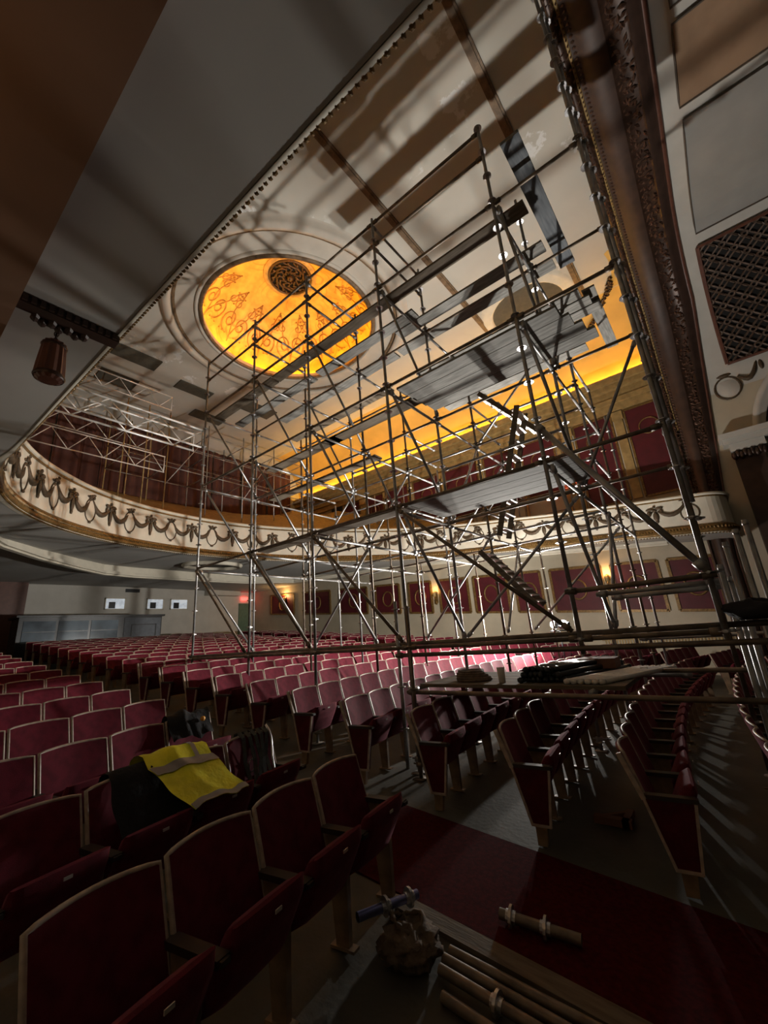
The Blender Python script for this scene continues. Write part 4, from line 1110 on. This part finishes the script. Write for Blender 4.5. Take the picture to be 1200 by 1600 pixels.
# harness straps
x0 = rowx(1, 2.4); z0 = zfl(x0)
hn = tag(empty('safety_harness', (x0, 2.42, z0)), 'dark webbing harness with steel clips hung over the row-end seat', 'harness')
for k in range(5):
    yy = -.13+.06*k; pts = [(-.23, yy, .55+.05*k), (-.225, yy, .8), (-.20, yy, .905), (-.15, yy, .92), (-.09, yy+.01, .88), (-.04+.02*sin(k), yy+.03*sin(k), .70), (.02, yy+.02*cos(k), .56), (.05, yy-.04, .48)]
    b = MB()
    for i in range(len(pts)-1): b.bar(pts[i], pts[i+1], .035, .006, (1, 0, .2))
    b.build('strap', 'strap', hn)
for k in range(3): MB().path([(-.05+.0*t, -.06+.09*k+.028*cos(t), .66-.06*k+.05*sin(t)) for t in [2*pi*i/12 for i in range(12)]], .006, 5, True).build('clip', 'steel', hn, True)
MB().path([(-.18+.25*i/8, .17+.02*sin(i), .93-.05*i-.01*i*i*.3) for i in range(9)], .012, 6).build('lanyard', 'steel', hn, True)

# ================================================================ THINGS ON THE FLOOR IN FRONT
b = MB(); xa, xb = -2.2, 1.5
b.hexa([(xa, 2.60, zfl(xa)+.001), (xb, 2.60, zfl(xb)+.001), (xb, 2.735, zfl(xb)+.001), (xa, 2.735, zfl(xa)+.001), (xa, 2.60, zfl(xa)+.025), (xb, 2.60, zfl(xb)+.025), (xb, 2.735, zfl(xb)+.025), (xa, 2.735, zfl(xa)+.025)])
tag(b.build('edge_board', 'plank2'), 'brown timber board laid along the edge of the red carpet', 'board')
def ftube(xa, ya, xb, yb, r, m, label, coll=(), name='steel_tube', grp=None, dz=0):
    p = Vector((xa, ya, zfl(xa)+r+.004+dz)); q = Vector((xb, yb, zfl(xb)+r+.004+dz)); root = empty(name, p); d = q-p
    MB().tube((0, 0, 0), d, r, 12, caps=False).build('barrel', m, root, True)
    MB().tube((0, 0, 0), d*.999, r*.8, 12).build('bore', 'dark', root)
    for f in coll:
        c = d*f; u = d.normalized(); MB().tube(c-u*.008, c+u*.008, r*2.1, 14).build('flange', 'coup', root); MB().tube(c-u*.03, c+u*.03, r*1.2, 12).build('sleeve', 'coup', root)
    return tag(root, label, 'tube', grp)
ftube(-1.72, 2.50, -.3, 2.56, .026, 'rust', 'weathered tube on the floor nearest the timber board')
ftube(-1.72, 2.43, -.3, 2.46, .026, 'rust', 'weathered tube on the floor second from the timber board')
ftube(-1.68, 2.33, -.5, 2.34, .026, 'rust', 'weathered floor tube with a flange collar on it', (.28,), dz=.02)
ftube(-1.60, 2.22, -.6, 2.20, .026, 'rust', 'weathered floor tube farthest from the timber board')
ftube(-1.60, 2.93, -1.13, 3.02, .030, 'rust', 'short spigot tube with two flange collars on the red carpet', (.15, .58), 'spigot_tube', dz=.02)
from mathutils import noise as mn
rows = []
for i in range(21):
    t = pi*(i+.05)/20.1; row = []
    for k in range(40):
        a = 2*pi*k/40; p = Vector((sin(t)*cos(a), sin(t)*sin(a), cos(t)))
        f = 1+.30*mn.noise(p*2.2+Vector((3, 1, 7)))+.22*(1-abs(mn.noise(p*4.1)*2))-.10
        row.append((.17*p.x*f, .18*p.y*f, max(-.055, .085*p.z*f+.03*mn.noise(p*6))))
    rows.append(row)
sack = MB().grid(rows, True).build('canvas_sack', 'canvas', None, True); sack.location = (-1.90, 2.36, zfl(-1.90)+.065); tag(sack, 'crumpled brown canvas sack on the floor by the tubes', 'sack')
MB().path([(-.03+.10*cos(t), .03+.08*sin(t), .085+.02*sin(2*t)) for t in [2*pi*i/20 for i in range(20)]], [.014+.008*sin(3*i) for i in range(20)], 6, True).build('sack_mouth', 'canvas', sack, True)
p = ftube(-2.16, 2.20, -2.00, 2.60, .026, 'bluemetal', 'blue steel spigot resting on the canvas sack', (.45, .85), 'spigot_tube', dz=.13)
b = MB(); b.box(0, .32, 0, .08, 0, .06); b.box(.24, .30, .0, .3, 0, .06); b.hexa([(.02, .06, 0), (.08, .06, 0), (.28, .27, 0), (.25, .3, 0), (.02, .06, .05), (.08, .06, .05), (.28, .27, .05), (.25, .3, .05)])
o = b.build('wood_bracket', 'card'); o.location = (-1.45, 4.70, zfl(-1.3)+.012); tag(o, 'small red-brown wooden bracket on the floor between seat rows', 'bracket')
